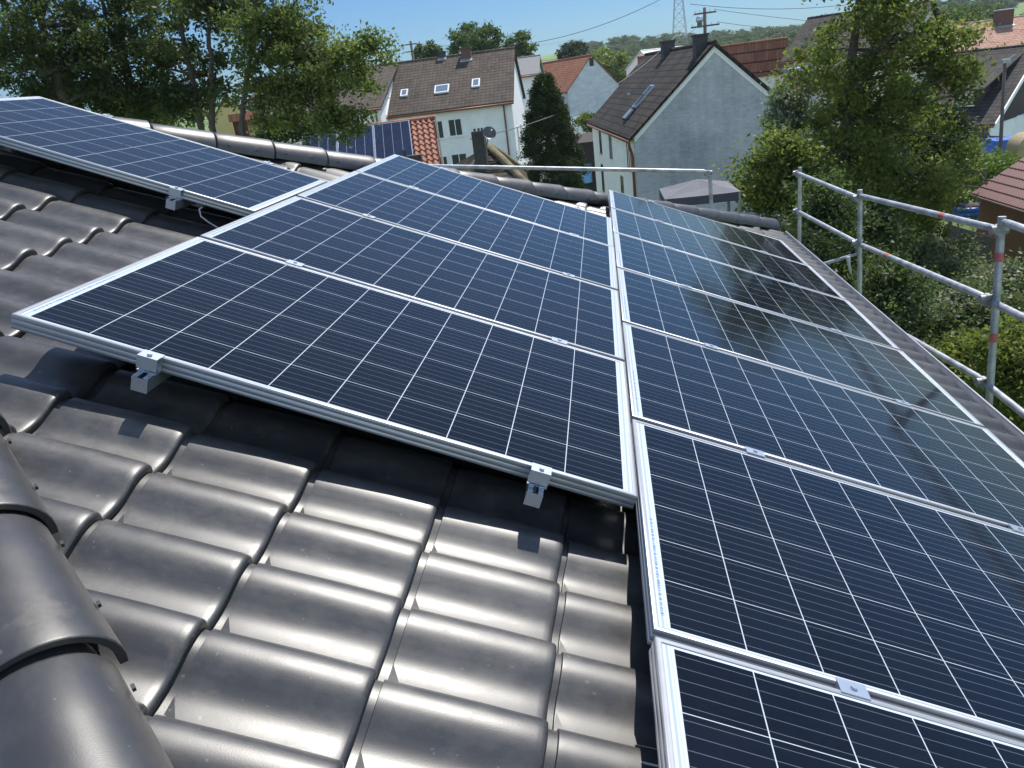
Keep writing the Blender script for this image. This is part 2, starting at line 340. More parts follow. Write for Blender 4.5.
# ================================================================== setting: ground, hills
def ground_height(x, y):
    d = math.hypot(x, y * 1.0)
    h = GZ
    if y > 0:
        k = min(1, max(0, (d - 170) / 700)); k = k * k * (3 - 2 * k)
        h += k * (19 + 7 * math.sin(x * .006 + 1.0) + 6 * math.sin(x * .017 + 2))
        if d > 870: h += (d - 870) * .012
    return h
def build_ground():
    rs = [0, 6, 12, 20, 30, 45, 65, 90, 120, 160, 200, 250, 310, 380, 460, 550, 660, 800, 1000, 1300, 1700, 2300, 3200]
    na = 120; V = []; F = []
    for r in rs:
        for k in range(na):
            a = 2 * math.pi * k / na; x, y = r * math.cos(a), r * math.sin(a); V.append((x, y, ground_height(x, y)))
    for i in range(len(rs) - 1):
        for k in range(na): F.append((i * na + k, (i + 1) * na + k, (i + 1) * na + (k + 1) % na, i * na + (k + 1) % na))
    M = bpy.data.materials.new('grass_and_fields'); M.use_nodes = True; t = M.node_tree; b = t.nodes['Principled BSDF']; g = NG(M)
    tc = t.nodes.new('ShaderNodeTexCoord')
    def noise(s, d):
        n = t.nodes.new('ShaderNodeTexNoise'); n.inputs['Scale'].default_value = s; n.inputs['Detail'].default_value = d; t.links.new(tc.outputs['Object'], n.inputs['Vector']); return n.outputs[0]
    c = g.mix(noise(.35, 6), (.045, .085, .012), (.12, .17, .03))
    c = g.mix(g.m('MULTIPLY', noise(9, 4), .5), c, (.05, .075, .015))
    vo = t.nodes.new('ShaderNodeTexVoronoi'); vo.inputs['Scale'].default_value = .007; t.links.new(tc.outputs['Object'], vo.inputs['Vector'])
    sp = t.nodes.new('ShaderNodeSeparateColor'); t.links.new(vo.outputs['Color'], sp.inputs[0])
    fld = g.mix(sp.outputs[0], (.10, .17, .035), (.17, .24, .06))
    ln = t.nodes.new('ShaderNodeVectorMath'); ln.operation = 'LENGTH'; t.links.new(tc.outputs['Object'], ln.inputs[0])
    c = g.mix(g.m('GREATER_THAN', ln.outputs['Value'], 190), c, fld)
    t.links.new(c, b.inputs['Base Color']); b.inputs['Roughness'].default_value = .95
    o = npmesh('ground', V, F, M, smooth=True); tag(o, kind='structure')
build_ground()

# thin summer haze: one closed box of even density round everything
hz = MB(); hz.box((-1500, -900, GZ - 1.2), (1500, 1400, 75)); HZ = bpy.data.materials.new('haze'); HZ.use_nodes = True; t_ = HZ.node_tree; t_.nodes.clear()
ho = t_.nodes.new('ShaderNodeOutputMaterial'); hv = t_.nodes.new('ShaderNodeVolumePrincipled'); hv.inputs['Color'].default_value = (.80, .88, 1, 1); hv.inputs['Density'].default_value = .00017; hv.inputs['Anisotropy'].default_value = .2
t_.links.new(hv.outputs[0], ho.inputs['Volume']); tag(hz.build('haze', HZ), kind='stuff')
# ================================================================== the house we stand on
AS, AT = -3.964, 2.444                       # apex of the hipped roof in roof coordinates
NC, AMP = -.14, .042                         # crest level and wave height of the tiles
S_EAVE = 2.15
house = empty('tiled_house', RWd(AS, AT, -.2) - Vector((0, 0, 0)))
APEX = RWd(AS, AT, -.16)
house.location = (APEX.x, APEX.y, GZ)
tag(house, 'house with dark glazed wavy tile roof that carries all the solar panels', 'house')

PV = np.array([0, .03, .07, .13, .2, .28, .36, .44, .52, .6, .68, .76, .84, .92, .995])
PH = np.array([.42, .70, .88, .98, 1.0, .97, .87, .69, .46, .25, .11, .04, .01, .0, .02])
TW, TG = .205, .33
def tile_template(fine=True):
    if fine:
        # (s offset from the upper tile's end, lift, profile scale)
        ss = [(-.05, -.006), (.0, -.006), (.019, -.0055), (.0205, .0015), (.03, .0025), (.075, .005), (.14, .009), (.21, .013), (.27, .0150), (.308, .0163), (.320, .0160), (.327, .0146), (.3308, .0115), (.332, .0075), (.331, -.006), (.28, -.008)]
        pv, ph = PV, PH
    else:
        ss = [(0, 0), (.30, .018), (.33, .014), (.33, -.004)]; pv = PV[[0, 2, 4, 6, 8, 10, 14]]; ph = PH[[0, 2, 4, 6, 8, 10, 14]]
    V = []; 
    for (so, li) in ss:
        for v, h in zip(pv, ph):
            V.append((so, -v * TW, NC - AMP + AMP * h + li - .018))
        # side lip over the neighbour: drop the far edge
    nv = len(pv); F = []
    for i in range(len(ss) - 1):
        for k in range(nv - 1): F.append((i * nv + k, i * nv + k + 1, (i + 1) * nv + k + 1, (i + 1) * nv + k))
    base = len(V)
    if fine:
        # covering edge on the far side (a small vertical fold)
        rows = [3, 4, 5, 6, 7, 8, 9, 10, 11]
        for i in rows:
            so, li = ss[i]; h0 = NC - AMP + AMP * .42 + li - .018
            V += [(so, 0.0, h0), (so, .003, h0 - .006), (so, .001, h0 - .016)]
        for j in range(len(rows) - 1):
            a = base + j * 3
            F += [(a, a + 3, a + 4, a + 1), (a + 1, a + 4, a + 5, a + 2)]
        # the little facet moulded in the water channel at the tile head
        b2 = len(V); z = NC - AMP - .018
        V += [(.021, -.74 * TW, z + .10 * AMP + .006), (.0208, -.995 * TW, z + .010), (.050, -.995 * TW, z + .0045), (.0205, -.995 * TW, z - .004)]
        F += [(b2, b2 + 2, b2 + 1, b2 + 3)]
    return np.array(V), np.array(F)
def roof_face(fine, rot):
    V0, F0 = tile_template(fine); nv = len(V0); Vs = []; Fs = []; n = 0
    hm = 0.02
    for k in range(-40, 20):
        s0 = S_EAVE - TG + k * TG
        if s0 + TG < AS or s0 > S_EAVE - .01: continue
        half = (s0 + TG - AS) * CP + .05
        j0 = int(math.floor((AT - half - .08) / TW)) - 1; j1 = int(math.ceil((AT + half - .08) / TW)) + 1
        for j in range(j0, j1 + 1):
            t0 = .08 + j * TW + TW
            # skip tiles wholly beyond the hips
            if abs(t0 - TW / 2 - AT) - TW / 2 > (s0 + TG - AS) * CP: continue
            d = np.array([s0, t0, 0.0]); jit = np.array([rng.normal(0, .0012), rng.normal(0, .0012), rng.normal(0, .0008)])
            Vs.append(V0 + d + jit); Fs.append(F0 + n); n += nv
    V = np.concatenate(Vs); F = np.concatenate(Fs)
    # roof coordinates -> world, relative to the house axis
    W = np.stack([V[:, 0] * CP + V[:, 2] * SP - APEX.x, V[:, 1] - APEX.y, -V[:, 0] * SP + V[:, 2] * CP - GZ], 1)
    # cut along the hips (vertical planes at 45 degrees): drop faces whose centre lies beyond, pull the rest to the line
    lim = W[:, 0] + hm
    cen = W[F].mean(1); keep = np.abs(cen[:, 1]) < cen[:, 0] + hm
    W[:, 1] = np.clip(W[:, 1], -np.maximum(lim, 0), np.maximum(lim, 0))
    F = F[keep]
    c, s = math.cos(rot), math.sin(rot)
    W = np.stack([W[:, 0] * c - W[:, 1] * s, W[:, 0] * s + W[:, 1] * c, W[:, 2]], 1)
    return W, F
def build_own_roof():
    Vs = []; Fs = []; n = 0
    for fine, rot in ((True, 0), (True, -math.pi / 2), (False, math.pi / 2), (False, math.pi)):
        V, F = roof_face(fine, rot); Vs.append(V); Fs.append(F + n); n += len(V)
    o = npmesh('roof', np.concatenate(Vs), np.concatenate(Fs), MAT['tile'], house, smooth=True, angle=38)
    # battens / underlay below the tiles so no light leaks through, and the walls
    half = (S_EAVE - AS) * CP
    zt = RWd(S_EAVE, 0, NC - .09).z - GZ; za = RWd(AS, 0, NC - .09).z - GZ
    u = MB(); h = half - .02
    c4 = [Vector((h, -h, zt)), Vector((h, h, zt)), Vector((-h, h, zt)), Vector((-h, -h, zt))]; ap = Vector((0, 0, za))
    for i in range(4): u.add([c4[i], c4[(i + 1) % 4], ap], [(0, 1, 2)])
    u.add(c4, [(0, 1, 2, 3)])
    u.build('roof_underlay', MAT['black'], house, local=True)
    wl = MB(); a = half - .55
    wl.box((-a, -a, 0), (a, a, zt - .02)); wl.build('wall', MAT['cream_wall'], house, local=True)
build_own_roof()

def cap_mesh():
    """one hip cap: x along the hip (down), rising slightly wider to its lower end"""
    n = 20; V = []; F = []
    # (x, radius, )
    rings = [(-.02, .086), (.020, .087), (.026, .099), (.032, .1015), (.15, .1060), (.26, .1105), (.345, .1140), (.382, .1158), (.3855, .1153), (.387, .114), (.387, .103), (.33, .102)]
    for x, r in rings:
        for k in range(n + 1):
            a = math.pi * (-.03 + 1.06 * k / n)
            V.append((x, r * math.cos(a) * 1.10, r * math.sin(a)))
    m_ = n + 1
    for i in range(len(rings) - 1):
        for k in range(n): F.append((i * m_ + k, (i + 1) * m_ + k, (i + 1) * m_ + k + 1, i * m_ + k + 1))
    # raised band under the lower end (the head of the next cap) and small nibs on both rims
    def bx(lo, hi):
        b = len(V)
        for x in (lo[0], hi[0]):
            for y in (lo[1], hi[1]):
                for z in (lo[2], hi[2]): V.append((x, y, z))
        for q in [(0, 1, 3, 2), (4, 6, 7, 5), (0, 4, 5, 1), (2, 3, 7, 6), (0, 2, 6, 4), (1, 5, 7, 3)]: F.append(tuple(b + i for i in q))
    for x in (.09, .27):
        for sgn in (-1, 1):
            y = sgn * (.1050 + x * .028) * 1.07; bx((x, min(y, y + sgn * .0055), .022), (x + .010, max(y, y + sgn * .0055), .030))
    return V, F
CAPV, CAPF = cap_mesh()
cap_me = None
def place_caps(p0, d, length, count, k0=0):
    global cap_me
    for k in range(count):
        pos = p0 + d * (length * (k + k0))
        z = Vector((0, 0, 1)); x = d.normalized(); y = z.cross(x).normalized(); zz = x.cross(y)
        Mx = Matrix((x, y, zz)).transposed().to_4x4()
        Mx = Mx @ Matrix.Rotation(R(random.uniform(-1.2, 1.2)), 4, 'Z') @ Matrix.Rotation(R(random.uniform(.3, 1.3)), 4, 'Y')
        Mx.translation = pos - house.location + Vector((0, 0, random.uniform(-.002, .002)))
        if cap_me is None:
            o = npmesh('hip_cap', CAPV, CAPF, MAT['cap'], house, smooth=True, angle=45); cap_me = o.data
        else:
            o = bpy.data.objects.new('hip_cap', cap_me); COL.objects.link(o); o.parent = house
        o.matrix_local = Mx
CAPL = .3775
far0 = RWd(-2.916, 3.42, -.045 - .112); far_d = (RWd(-2.916 + 1, 3.42 + .931, -.157) - far0).normalized()
# cap k ends at far0 + k*CAPL, so its origin lies .389 above
place_caps(far0 - far_d * .389, far_d, CAPL, 22, -3)
nr0 = RWd(-1.02, -1.306 + .931 * 1.02, -.155); nr_d = (RWd(-.02, -1.306 + .931 * .02, -.155) - nr0).normalized()
nr_d = (RWd(0, -.89, 0) - RWd(-1, 0, 0)).normalized(); E_ = RWd(-.965, -.209 - .89 * (-.965 + 1.16), -.155)
place_caps(E_ - nr_d * .389, nr_d, CAPL, 19, -9)
# the mortar bed under the caps
bed = MB()
for a, b in ((far0 - far_d * 1.3, far0 + far_d * 6.75), (nr0 - nr_d * 4.2, nr0 + nr_d * 4.0)):
    bed.tube([a - Vector((0, 0, .045)), b - Vector((0, 0, .045))], .075, 8)
bed.build('hip_batten', MAT['black'], house)
# rounded closing piece on the last far cap
endp = far0 + far_d * (CAPL * 18 - .012)
ec = MB(); x = far_d; y = Vector((0, 0, 1)).cross(x).normalized(); zz = x.cross(y); vs = []; nn = 14
for i, (dx, rr) in enumerate(((0, .119), (.02, .112), (.036, .09), (.045, .05), (.048, .005))):
    for k in range(nn + 1):
        a = math.pi * k / nn; vs.append(endp + x * dx + y * (rr * 1.1 * math.cos(a)) + zz * (rr * math.sin(a)))
ec.add(vs, [(i * (nn + 1) + k, (i + 1) * (nn + 1) + k, (i + 1) * (nn + 1) + k + 1, i * (nn + 1) + k + 1) for i in range(4) for k in range(nn)])
ec.build('hip_end_cap', MAT['cap'], house, smooth=True)
# gutter along the eave: half round with a rolled outer rim
gu = MB(); gx = RWd(S_EAVE, 0, NC - .03); cx, cz, gr = gx.x + .035, gx.z - .055, .072
y0, y1 = -3.35, 8.24; prof = []
for k in range(13):
    a = math.pi + math.pi * k / 12; prof.append((cx + gr * math.cos(a), cz + gr * math.sin(a)))
for k in range(7):
    a = math.pi - math.pi * 1.7 * k / 6; prof.append((cx + gr + .009 + .009 * math.cos(a), cz + .004 + .009 * math.sin(a)))
npf = len(prof)
gu.add([(px_, y0, pz_) for px_, pz_ in prof] + [(px_, y1, pz_) for px_, pz_ in prof], [(i, i + 1, npf + i + 1, npf + i) for i in range(npf - 1)])
gu.build('gutter', MAT['zinc'], house, smooth=True)

# ================================================================== solar panels
def make_panel():
    o = empty('solar_panel', (0, 0, 0), (0, PITCH, 0))
    prof = [(.030, -.040), (0, -.040), (0, -.031), (.0008, -.0305), (.0008, -.0285), (0, -.0280), (0, -.0150), (.0008, -.0145), (.0008, -.0125), (0, -.0120), (0, -.0008), (.0008, 0), (.0112, 0), (.0118, -.0006), (.0118, -.0035)]
    V = []; F = []
    for d, n in prof: V += [(d, d, n), (PL - d, d, n), (PL - d, PW - d, n), (d, PW - d, n)]
    for i in range(len(prof) - 1):
        for k in range(4): F.append((i * 4 + k, i * 4 + (k + 1) % 4, (i + 1) * 4 + (k + 1) % 4, (i + 1) * 4 + k))
    fr = npmesh('frame', V, F, MAT['alu'], o)
    c = MB(); c.box((.0105, .0105, -.0065), (PL - .0105, PW - .0105, -.0022)); c.build('cell_sheet', MAT['cells'], o, local=True)
    j = MB(); j.box((PL / 2 - .06, PW - .16, -.028), (PL / 2 + .06, PW - .06, -.0068)); j.build('junction_box', MAT['black'], o, local=True)
    return o
panel0 = make_panel()
def place_panel(s, t, label, n=0.0):
    global first
    o = panel0 if first else copy_tree(panel0); first = False
    o.location = RWd(s, t, n); o.rotation_euler = (R(random.uniform(-.12, .12)), PITCH + R(random.uniform(-.08, .08)), R(random.uniform(-.05, .05)))
    tag(o, label, 'solar panel', 'solar panels on the dark tiled roof')
first = True
TM, TL = .512, 2.034
sM = -GAP - PL; sL = -2 * GAP - 2 * PL
names_R = ['solar panel cut off by the bottom edge, nearest in the right-hand column', 'large solar panel second from the front in the right-hand column', 'third solar panel from the front in the right-hand column',
           'fourth solar panel from the front in the right-hand column', 'fifth solar panel in the right-hand column, half reflecting a dark tree', 'sixth solar panel in the right-hand column, second from the far hip', 'farthest solar panel of the right-hand column, by the far hip caps']
for k in range(7): place_panel(0, -PP + k * PP + .0 + (PP - PW) / 2, names_R[k])
names_M = ['front solar panel of the middle column with its edge overhanging two rail ends', 'second solar panel from the front in the middle column', 'third solar panel from the front in the middle column', 'farthest solar panel of the middle column, its corner over the hip caps']
for k in range(4): place_panel(sM, TM + k * PP, names_M[k])
place_panel(sL, TL, 'lone solar panel at upper left, highest on the roof')

# rails with their clamps
def rail(s, ta, tb, joints, ends, label):
    o = empty('mounting_rail', RWd(s, ta, -.06), (0, PITCH, 0))
    b = MB(); L_ = tb - ta
    # C profile: base, two sides, two top lips, closed by an end plate in front
    b.box((-.02, 0, -.02), (.02, L_, -.017)); b.box((-.02, 0, -.017), (-.0172, L_, .0195)); b.box((.0172, 0, -.017), (.02, L_, .0195))
    b.box((-.0172, 0, .0165), (-.007, L_, .0195)); b.box((.007, 0, .0165), (.0172, L_, .0195)); b.box((-.0172, 0, -.002), (.0172, L_, .0))
    b.box((-.021, -.002, -.021), (.021, -.0002, .016))
    b.build('rail_profile', MAT['alu_dark'], o, local=True)
    for t in joints:
        y = t - ta; c = MB(); c.box((-.03, y - .019, .0612), (.03, y + .019, .0645)); c.box((-.03, y - .0085, .0202), (.03, y + .0085, .0612))
        c.tube([(0, y, .0645), (0, y, .0695)], .007, 8); c.build('mid_clamp', MAT['alu_dark'], o, local=True)
    for t, sg in ends:
        y = t - ta; c = MB(); y2 = y - sg * .030
        c.box((-.026, min(y + sg * .009, y2), .0612), (.026, max(y + sg * .009, y2), .0645))
        c.box((-.026, min(y - sg * .0012, y - sg * .0045), .024), (.026, max(y - sg * .0012, y - sg * .0045), .0612))
        c.box((-.026, min(y2, y2 + sg * .003), .030), (.026, max(y2, y2 + sg * .003), .0612))
        c.box((-.026, min(y - sg * .0045, y2 + sg * .003), .0202), (.026, max(y - sg * .0045, y2 + sg * .003), .0238))
        c.tube([(0, y - sg * .017, .0645), (0, y - sg * .017, .071)], .0065, 8); c.tube([(0, y - sg * .017, .0), (0, y - sg * .017, .03)], .004, 6)
        c.build('end_clamp', MAT['alu_dark'], o, local=True)
    for q in range(int(L_ / 1.1) + 1):
        y = min(L_ - .1, .28 + q * 1.1); h = MB(); h.box((-.016, y - .016, -.052), (.016, y + .016, -.0212)); h.box((-.16, y - .014, -.058), (.02, y + .014, -.052)); h.build('roof_hook', MAT['steel_dark'], o, local=True)
    tag(o, label, 'mounting rail', 'aluminium rails under the solar panels')
gR = (PP - PW) / 2
jR = [k * PP for k in range(0, 6)]
rail(.40, -PP - .05, 6 * PP + .05, jR, [(6 * PP - gR, -1)], 'upslope aluminium rail hidden under the right-hand column, clamps in the panel gaps')
rail(1.27, -PP - .05, 6 * PP + .05, jR, [(6 * PP - gR, -1)], 'downslope aluminium rail under the right-hand column, clamps near the eave')
jM = [TM + k * PP - gR for k in range(1, 4)]
rail(-1.287, TM - .055, TM + 4 * PP + .03, jM, [(TM, 1), (TM + 3 * PP + PW, -1)], 'aluminium rail whose end sticks out under the front left corner of the middle column')
rail(-.263, TM - .055, TM + 4 * PP + .03, jM, [(TM, 1), (TM + 3 * PP + PW, -1)], 'aluminium rail whose end sticks out near the middle of the picture, beside the right-hand column')
rail(-2.93, TL - .055, TL + PW + .05, [], [(TL, 1), (TL + PW, -1)], 'aluminium rail under the upper end of the lone left panel')
rail(-2.01, TL - .055, TL + PW + .05, [], [(TL, 1), (TL + PW, -1)], 'aluminium rail whose end sticks out under the lone left panel')

# loose cables
c = MB(); c.tube([RWd(-1.90, TL + .04, -.042), RWd(-1.905, TL - .01, -.06), RWd(-1.89, TL - .02, -.085), RWd(-1.86, TL - .005, -.105), RWd(-1.80, TL - .02, -.115), RWd(-1.74, TL - .07, -.122), RWd(-1.69, TL - .13, -.128)], .0035, 6)
tag(c.build('cable', MAT['cable'], smooth=True), 'thin grey cable hanging below the lone left panel', 'cable')
c = MB(); c.tube([RWd(-.115, -.150, -.172), RWd(-.07, -.158, -.166), RWd(-.01, -.168, -.158), RWd(.05, -.180, -.140), RWd(.14, -.17, -.07)], .0026, 6)
tag(c.build('cable', MAT['cable'], smooth=True), 'thin grey cable lying across the tiles to the nearest right-hand panel', 'cable')

# ================================================================== scaffold guard rails
def coupler(b, p, r=.036):
    b.tube([p - Vector((0, .028, 0)), p + Vector((0, .028, 0))], r, 10); b.tube([p - Vector((.05, 0, .0)), p + Vector((.05, 0, 0))], r * .85, 10)
    b.box((-.012, -.03, -.05), (.012, .03, -.03), lambda v: p + v)
XS = 2.42
posts = [P(800, 172, 9.1), P(860, 196, 6.75), P(1001.5, 226, 4.02)]
posts_low = [P(799.4, 240, 9.08), P(859.5, 291, 6.72), P(989.6, 392, 3.93)]
sg = empty('scaffold_guardrail', (XS, 4.0, GZ)); tag(sg, 'galvanised scaffold guardrail with two tube rails running along the eave', 'guardrail')
def post(pt, pl, root, base=None, over=.06):
    d = (pt - pl).normalized(); k = (base if base is not None else GZ); lo = pl + d * ((k - pl.z) / d.z)
    b = MB(); b.tube([lo, pt + d * over], .0242, 12); return b.build('post', MAT['steel'], root, smooth=True, angle=40)
pobs = [post(a, b, sg) for a, b in zip(posts, posts_low)]
fp = MB(); d = (posts[2] - posts[1]); d.x *= .3; pn = posts[2] + Vector((.06, -2.57, .02)); pnl = posts_low[2] + Vector((.06, -2.57, .02))
pobs.append(post(pn, pnl, sg))
def along(pt, pl, z):
    d = pl - pt; return pt + d * ((z - pt.z) / d.z)
def tubepart(name, a, b, root, r=.0242, m='steel', flat=True):
    t = MB(); dd = (b - a).normalized(); t.tube([a, a + dd * .05, b - dd * .05, b], [r * .8, r, r, r * .8], 12); return t.build(name, MAT[m], root, smooth=True, angle=40)
off = Vector((-.052, 0, 0))
tops = [P(797, 173, 9.1), P(858, 198, 6.75), P(995, 230, 4.04)]
mids = [P(797, 211, 9.1), P(857, 243, 6.75), P(985, 297, 4.06)]
t1 = tubepart('top_rail', tops[0], tops[1], sg); t2 = tubepart('top_rail', P(861, 196, 6.70), P(996, 229, 4.08), sg); t3 = tubepart('top_rail', P(1004, 222, 3.98), tops[2] + Vector((.0, -2.6, .10)), sg)
m1 = tubepart('mid_rail', mids[0], mids[1], sg); m2 = tubepart('mid_rail', P(861, 245, 6.70), P(984, 297, 4.08), sg); m3 = tubepart('mid_rail', P(994, 303, 3.96), mids[2] + Vector((0, -2.6, .10)), sg)
l2 = tubepart('toe_rail', P(905, 335, 5.45), P(981, 379, 4.05), sg); l3 = tubepart('toe_rail', P(986, 384, 3.97), P(986, 384, 3.97) + Vector((0.02, -2.4, .0)), sg)
for ob, a, b, fr in ((t2, P(861, 196, 6.70), P(996, 229, 4.08), .70), (m2, P(861, 245, 6.70), P(984, 297, 4.08), .29)):
    q = a.lerp(b, fr); dd = (b - a).normalized(); k = MB(); k.tube([q - dd * .045, q + dd * .045], .0250, 12); k.build('red_band', MAT['red_paint'], ob, smooth=True, angle=40)
def post_band(po, pt, pl, z0, z1):
    k = MB(); k.tube([along(pt, pl, z0), along(pt, pl, z1)], .0251, 12); k.build('red_band', MAT['red_paint'], po, smooth=True, angle=40)
zz_ = P(992, 338, 3.95).z; post_band(pobs[2], posts[2], posts_low[2], zz_ - .03, zz_ + .03)
zz_ = P(1000, 256, 4.0).z; post_band(pobs[2], posts[2], posts_low[2], zz_ - .035, zz_ + .02)
for pos, col in ((tops[0], 0), (tops[1], 1), (P(999, 230, 4.02), 2), (mids[0], 0), (mids[1], 1), (P(988, 299, 4.02), 2), (P(984, 382, 3.98), 2)):
    k = MB(); coupler(k, pos); k.build('coupler', MAT['steel_dark'], sg, smooth=True, angle=40)
br = MB(); br.tube([P(807, 269, 6.9), P(857, 254, 6.74)], .017, 10); br.build('brace', MAT['steel'], sg, smooth=True, angle=40)
br = MB(); br.tube([P(848, 257, 6.72), P(849, 265, 6.72), P(851, 274, 6.72)], [.022, .016, .012], 8); br.build('strap_end', MAT['cable'], sg, smooth=True)
bg_ = empty('scaffold_guardrail', (1.28, 9.0, GZ)); tag(bg_, 'single grey scaffold tube rail behind the far hip, ending at a short post', 'guardrail')
a, b = P(424, 166, 9.0), P(706, 171, 9.0)
k = MB(); k.tube([a, b + Vector((-.03, 0, 0)), b + Vector((0, 0, -.012)), b + Vector((.02, 0, -.05))], .0242, 12); k.build('top_rail', MAT['steel'], bg_, smooth=True, angle=50)
k = MB(); k.tube([P(710, 176, 9.0), P(711.5, 210, 9.0), Vector((P(711.5, 210, 9.0).x + .03, 9.0, GZ))], .0242, 12); k.build('post', MAT['steel'], bg_, smooth=True, angle=40)
k = MB(); coupler(k, P(708, 173, 9.0), .034); k.build('coupler', MAT['steel_dark'], bg_, smooth=True, angle=40)
k = MB(); coupler(k, P(428, 167, 9.0), .034); k.build('coupler', MAT['steel_dark'], bg_, smooth=True, angle=40)
k = MB(); k.tube([P(428, 172, 9.0), Vector((P(428, 172, 9.0).x, 9.0, GZ))], .0242, 10); k.build('post', MAT['steel'], bg_, smooth=True, angle=40)

# ================================================================== houses
def window(root, face, u, z, w_, h_, frame='frame_white', glass='glass', sill=True, dep=.10):
    """face: (origin, along, normal) in the house's local coordinates; u,z centre; the pane lies recessed behind a frame and sill"""
    o, al, nm = face; up = Vector((0, 0, 1))
    def T(v): return o + al * v.x + up * v.z + nm * v.y
    f = MB(); t = .07
    for lo, hi in (((u - w_ / 2, -.02, z - h_ / 2), (u - w_ / 2 + t, .03, z + h_ / 2)), ((u + w_ / 2 - t, -.02, z - h_ / 2), (u + w_ / 2, .03, z + h_ / 2)),
                   ((u - w_ / 2 + t, -.02, z + h_ / 2 - t), (u + w_ / 2 - t, .03, z + h_ / 2)), ((u - w_ / 2 + t, -.02, z - h_ / 2), (u + w_ / 2 - t, .03, z - h_ / 2 + t)),
                   ((u - .03, -.02, z - h_ / 2 + t), (u + .03, .026, z + h_ / 2 - t))):
        f.box(lo, hi, T)
    fo = f.build('window', MAT[frame], root, local=True)
    p = MB(); p.box((u - w_ / 2 + .01, .004, z - h_ / 2 + .01), (u + w_ / 2 - .01, .012, z + h_ / 2 - .01), T); p.build('pane', MAT[glass], fo, local=True)
    if sill:
        s = MB(); s.box((u - w_ / 2 - .08, -.01, z - h_ / 2 - .07), (u + w_ / 2 + .08, .13, z - h_ / 2 - .003), T); s.build('sill', MAT['frame_white'], fo, local=True)
    return fo
def gable_house(name, label, base, rotz, Lx, Wy, ze, zr, wallm, roofm, over=.35, overg=.25, cat='house', gablem=None, thick=.14, zb=-.5):
    """base: ground point at the middle of the footprint; local x along the ridge, y across; ze, zr heights above base"""
    o = empty(name, base, (0, 0, rotz)); tag(o, label, cat)
    w_ = MB(); hx, hy = Lx / 2, Wy / 2
    for sx in (-1, 1):
        poly = [(sx * hx, -hy, zb), (sx * hx, hy, zb), (sx * hx, hy, ze), (sx * hx, 0, zr), (sx * hx, -hy, ze)]
        w_.add(poly, [(0, 1, 2, 3, 4)], 1 if gablem else 0)
    for sy in (-1, 1): w_.quad((-hx, sy * hy, zb), (hx, sy * hy, zb), (hx, sy * hy, ze), (-hx, sy * hy, ze))
    w_.build('wall', [wallm, gablem] if gablem else wallm, o, local=True)
    r = MB(); sl = (zr - ze) / hy; up = .03
    yb = hy + over; zb_ = ze - sl * over
    for sy in (-1, 1):
        x0, x1 = -hx - overg, hx + overg
        a = [(x0, 0, zr + up), (x1, 0, zr + up), (x1, sy * yb, zb_ + up), (x0, sy * yb, zb_ + up)]
        b = [(p[0], p[1], p[2] + thick) for p in a]
        r.add(a + b, [(0, 1, 2, 3), (4, 7, 6, 5), (1, 5, 6, 2), (2, 6, 7, 3), (3, 7, 4, 0)])
    ro = r.build('roof', roofm, o, local=True)
    rc = MB(); n_ = max(2, int((Lx + 2 * overg) / .4)); st = (Lx + 2 * overg) / n_
    for i in range(n_): rc.tube([(-hx - overg + i * st, 0, zr + up + thick * .75), (-hx - overg + (i + 1.04) * st, 0, zr + up + thick * .8)], [.11, .125], 8)
    rc.build('ridge_cap', roofm, ro, local=True, smooth=True, angle=50)
    # gutters under both eaves
    for sy in (-1, 1):
        gt = MB(); gt.tube([(-hx - overg, sy * (yb + .05), zb_ + .02), (hx + overg, sy * (yb + .05), zb_ + .02)], .07, 8); gt.build('gutter', MAT['copper'], o, local=True, smooth=True)
    return o, ro, sl
def faces_of(Lx, Wy):
    X, Y = Vector((1, 0, 0)), Vector((0, 1, 0))
    return {'front': (Vector((0, -Wy / 2, 0)), X, -Y), 'back': (Vector((0, Wy / 2, 0)), -X, Y), 'left': (Vector((-Lx / 2, 0, 0)), -Y, -X), 'right': (Vector((Lx / 2, 0, 0)), Y, X)}
def roof_box(ro, x, y, zr, sl, w_, d_, h_, mat_, name='chimney', cap=None, pots=0):
    z = zr - abs(y) * sl; b = MB(); b.box((x - w_ / 2, y - d_ / 2, z - .8), (x + w_ / 2, y + d_ / 2, z + h_)); o = b.build(name, MAT[mat_], ro, local=True)
    c = MB(); c.box((x - w_ / 2 - .06, y - d_ / 2 - .06, z + h_ + .002), (x + w_ / 2 + .06, y + d_ / 2 + .06, z + h_ + .09))
    for k in range(pots): c.tube([(x + (k - (pots - 1) / 2) * .3, y, z + h_ + .09), (x + (k - (pots - 1) / 2) * .3, y, z + h_ + .35)], [.1, .085], 8)
    c2 = MB(); c2.v, c2.f, c2.mi = c.v, c.f, c.mi
    b2 = c2
    if cap:
        me = b2.build('cowl', MAT[cap], ro, local=True)
    else: me = b2.build('chimney_top', MAT[mat_], ro, local=True)
    fl = MB(); fl.box((x - w_ / 2 - .1, y - d_ / 2 - .25, 0), (x + w_ / 2 + .1, y - d_ / 2 - .003, .05), lambda v: Vector((v.x, v.y, zr + .2 - abs(v.y) * sl + v.z))); fl.build('flashing', MAT['zinc'], ro, local=True)
    return o
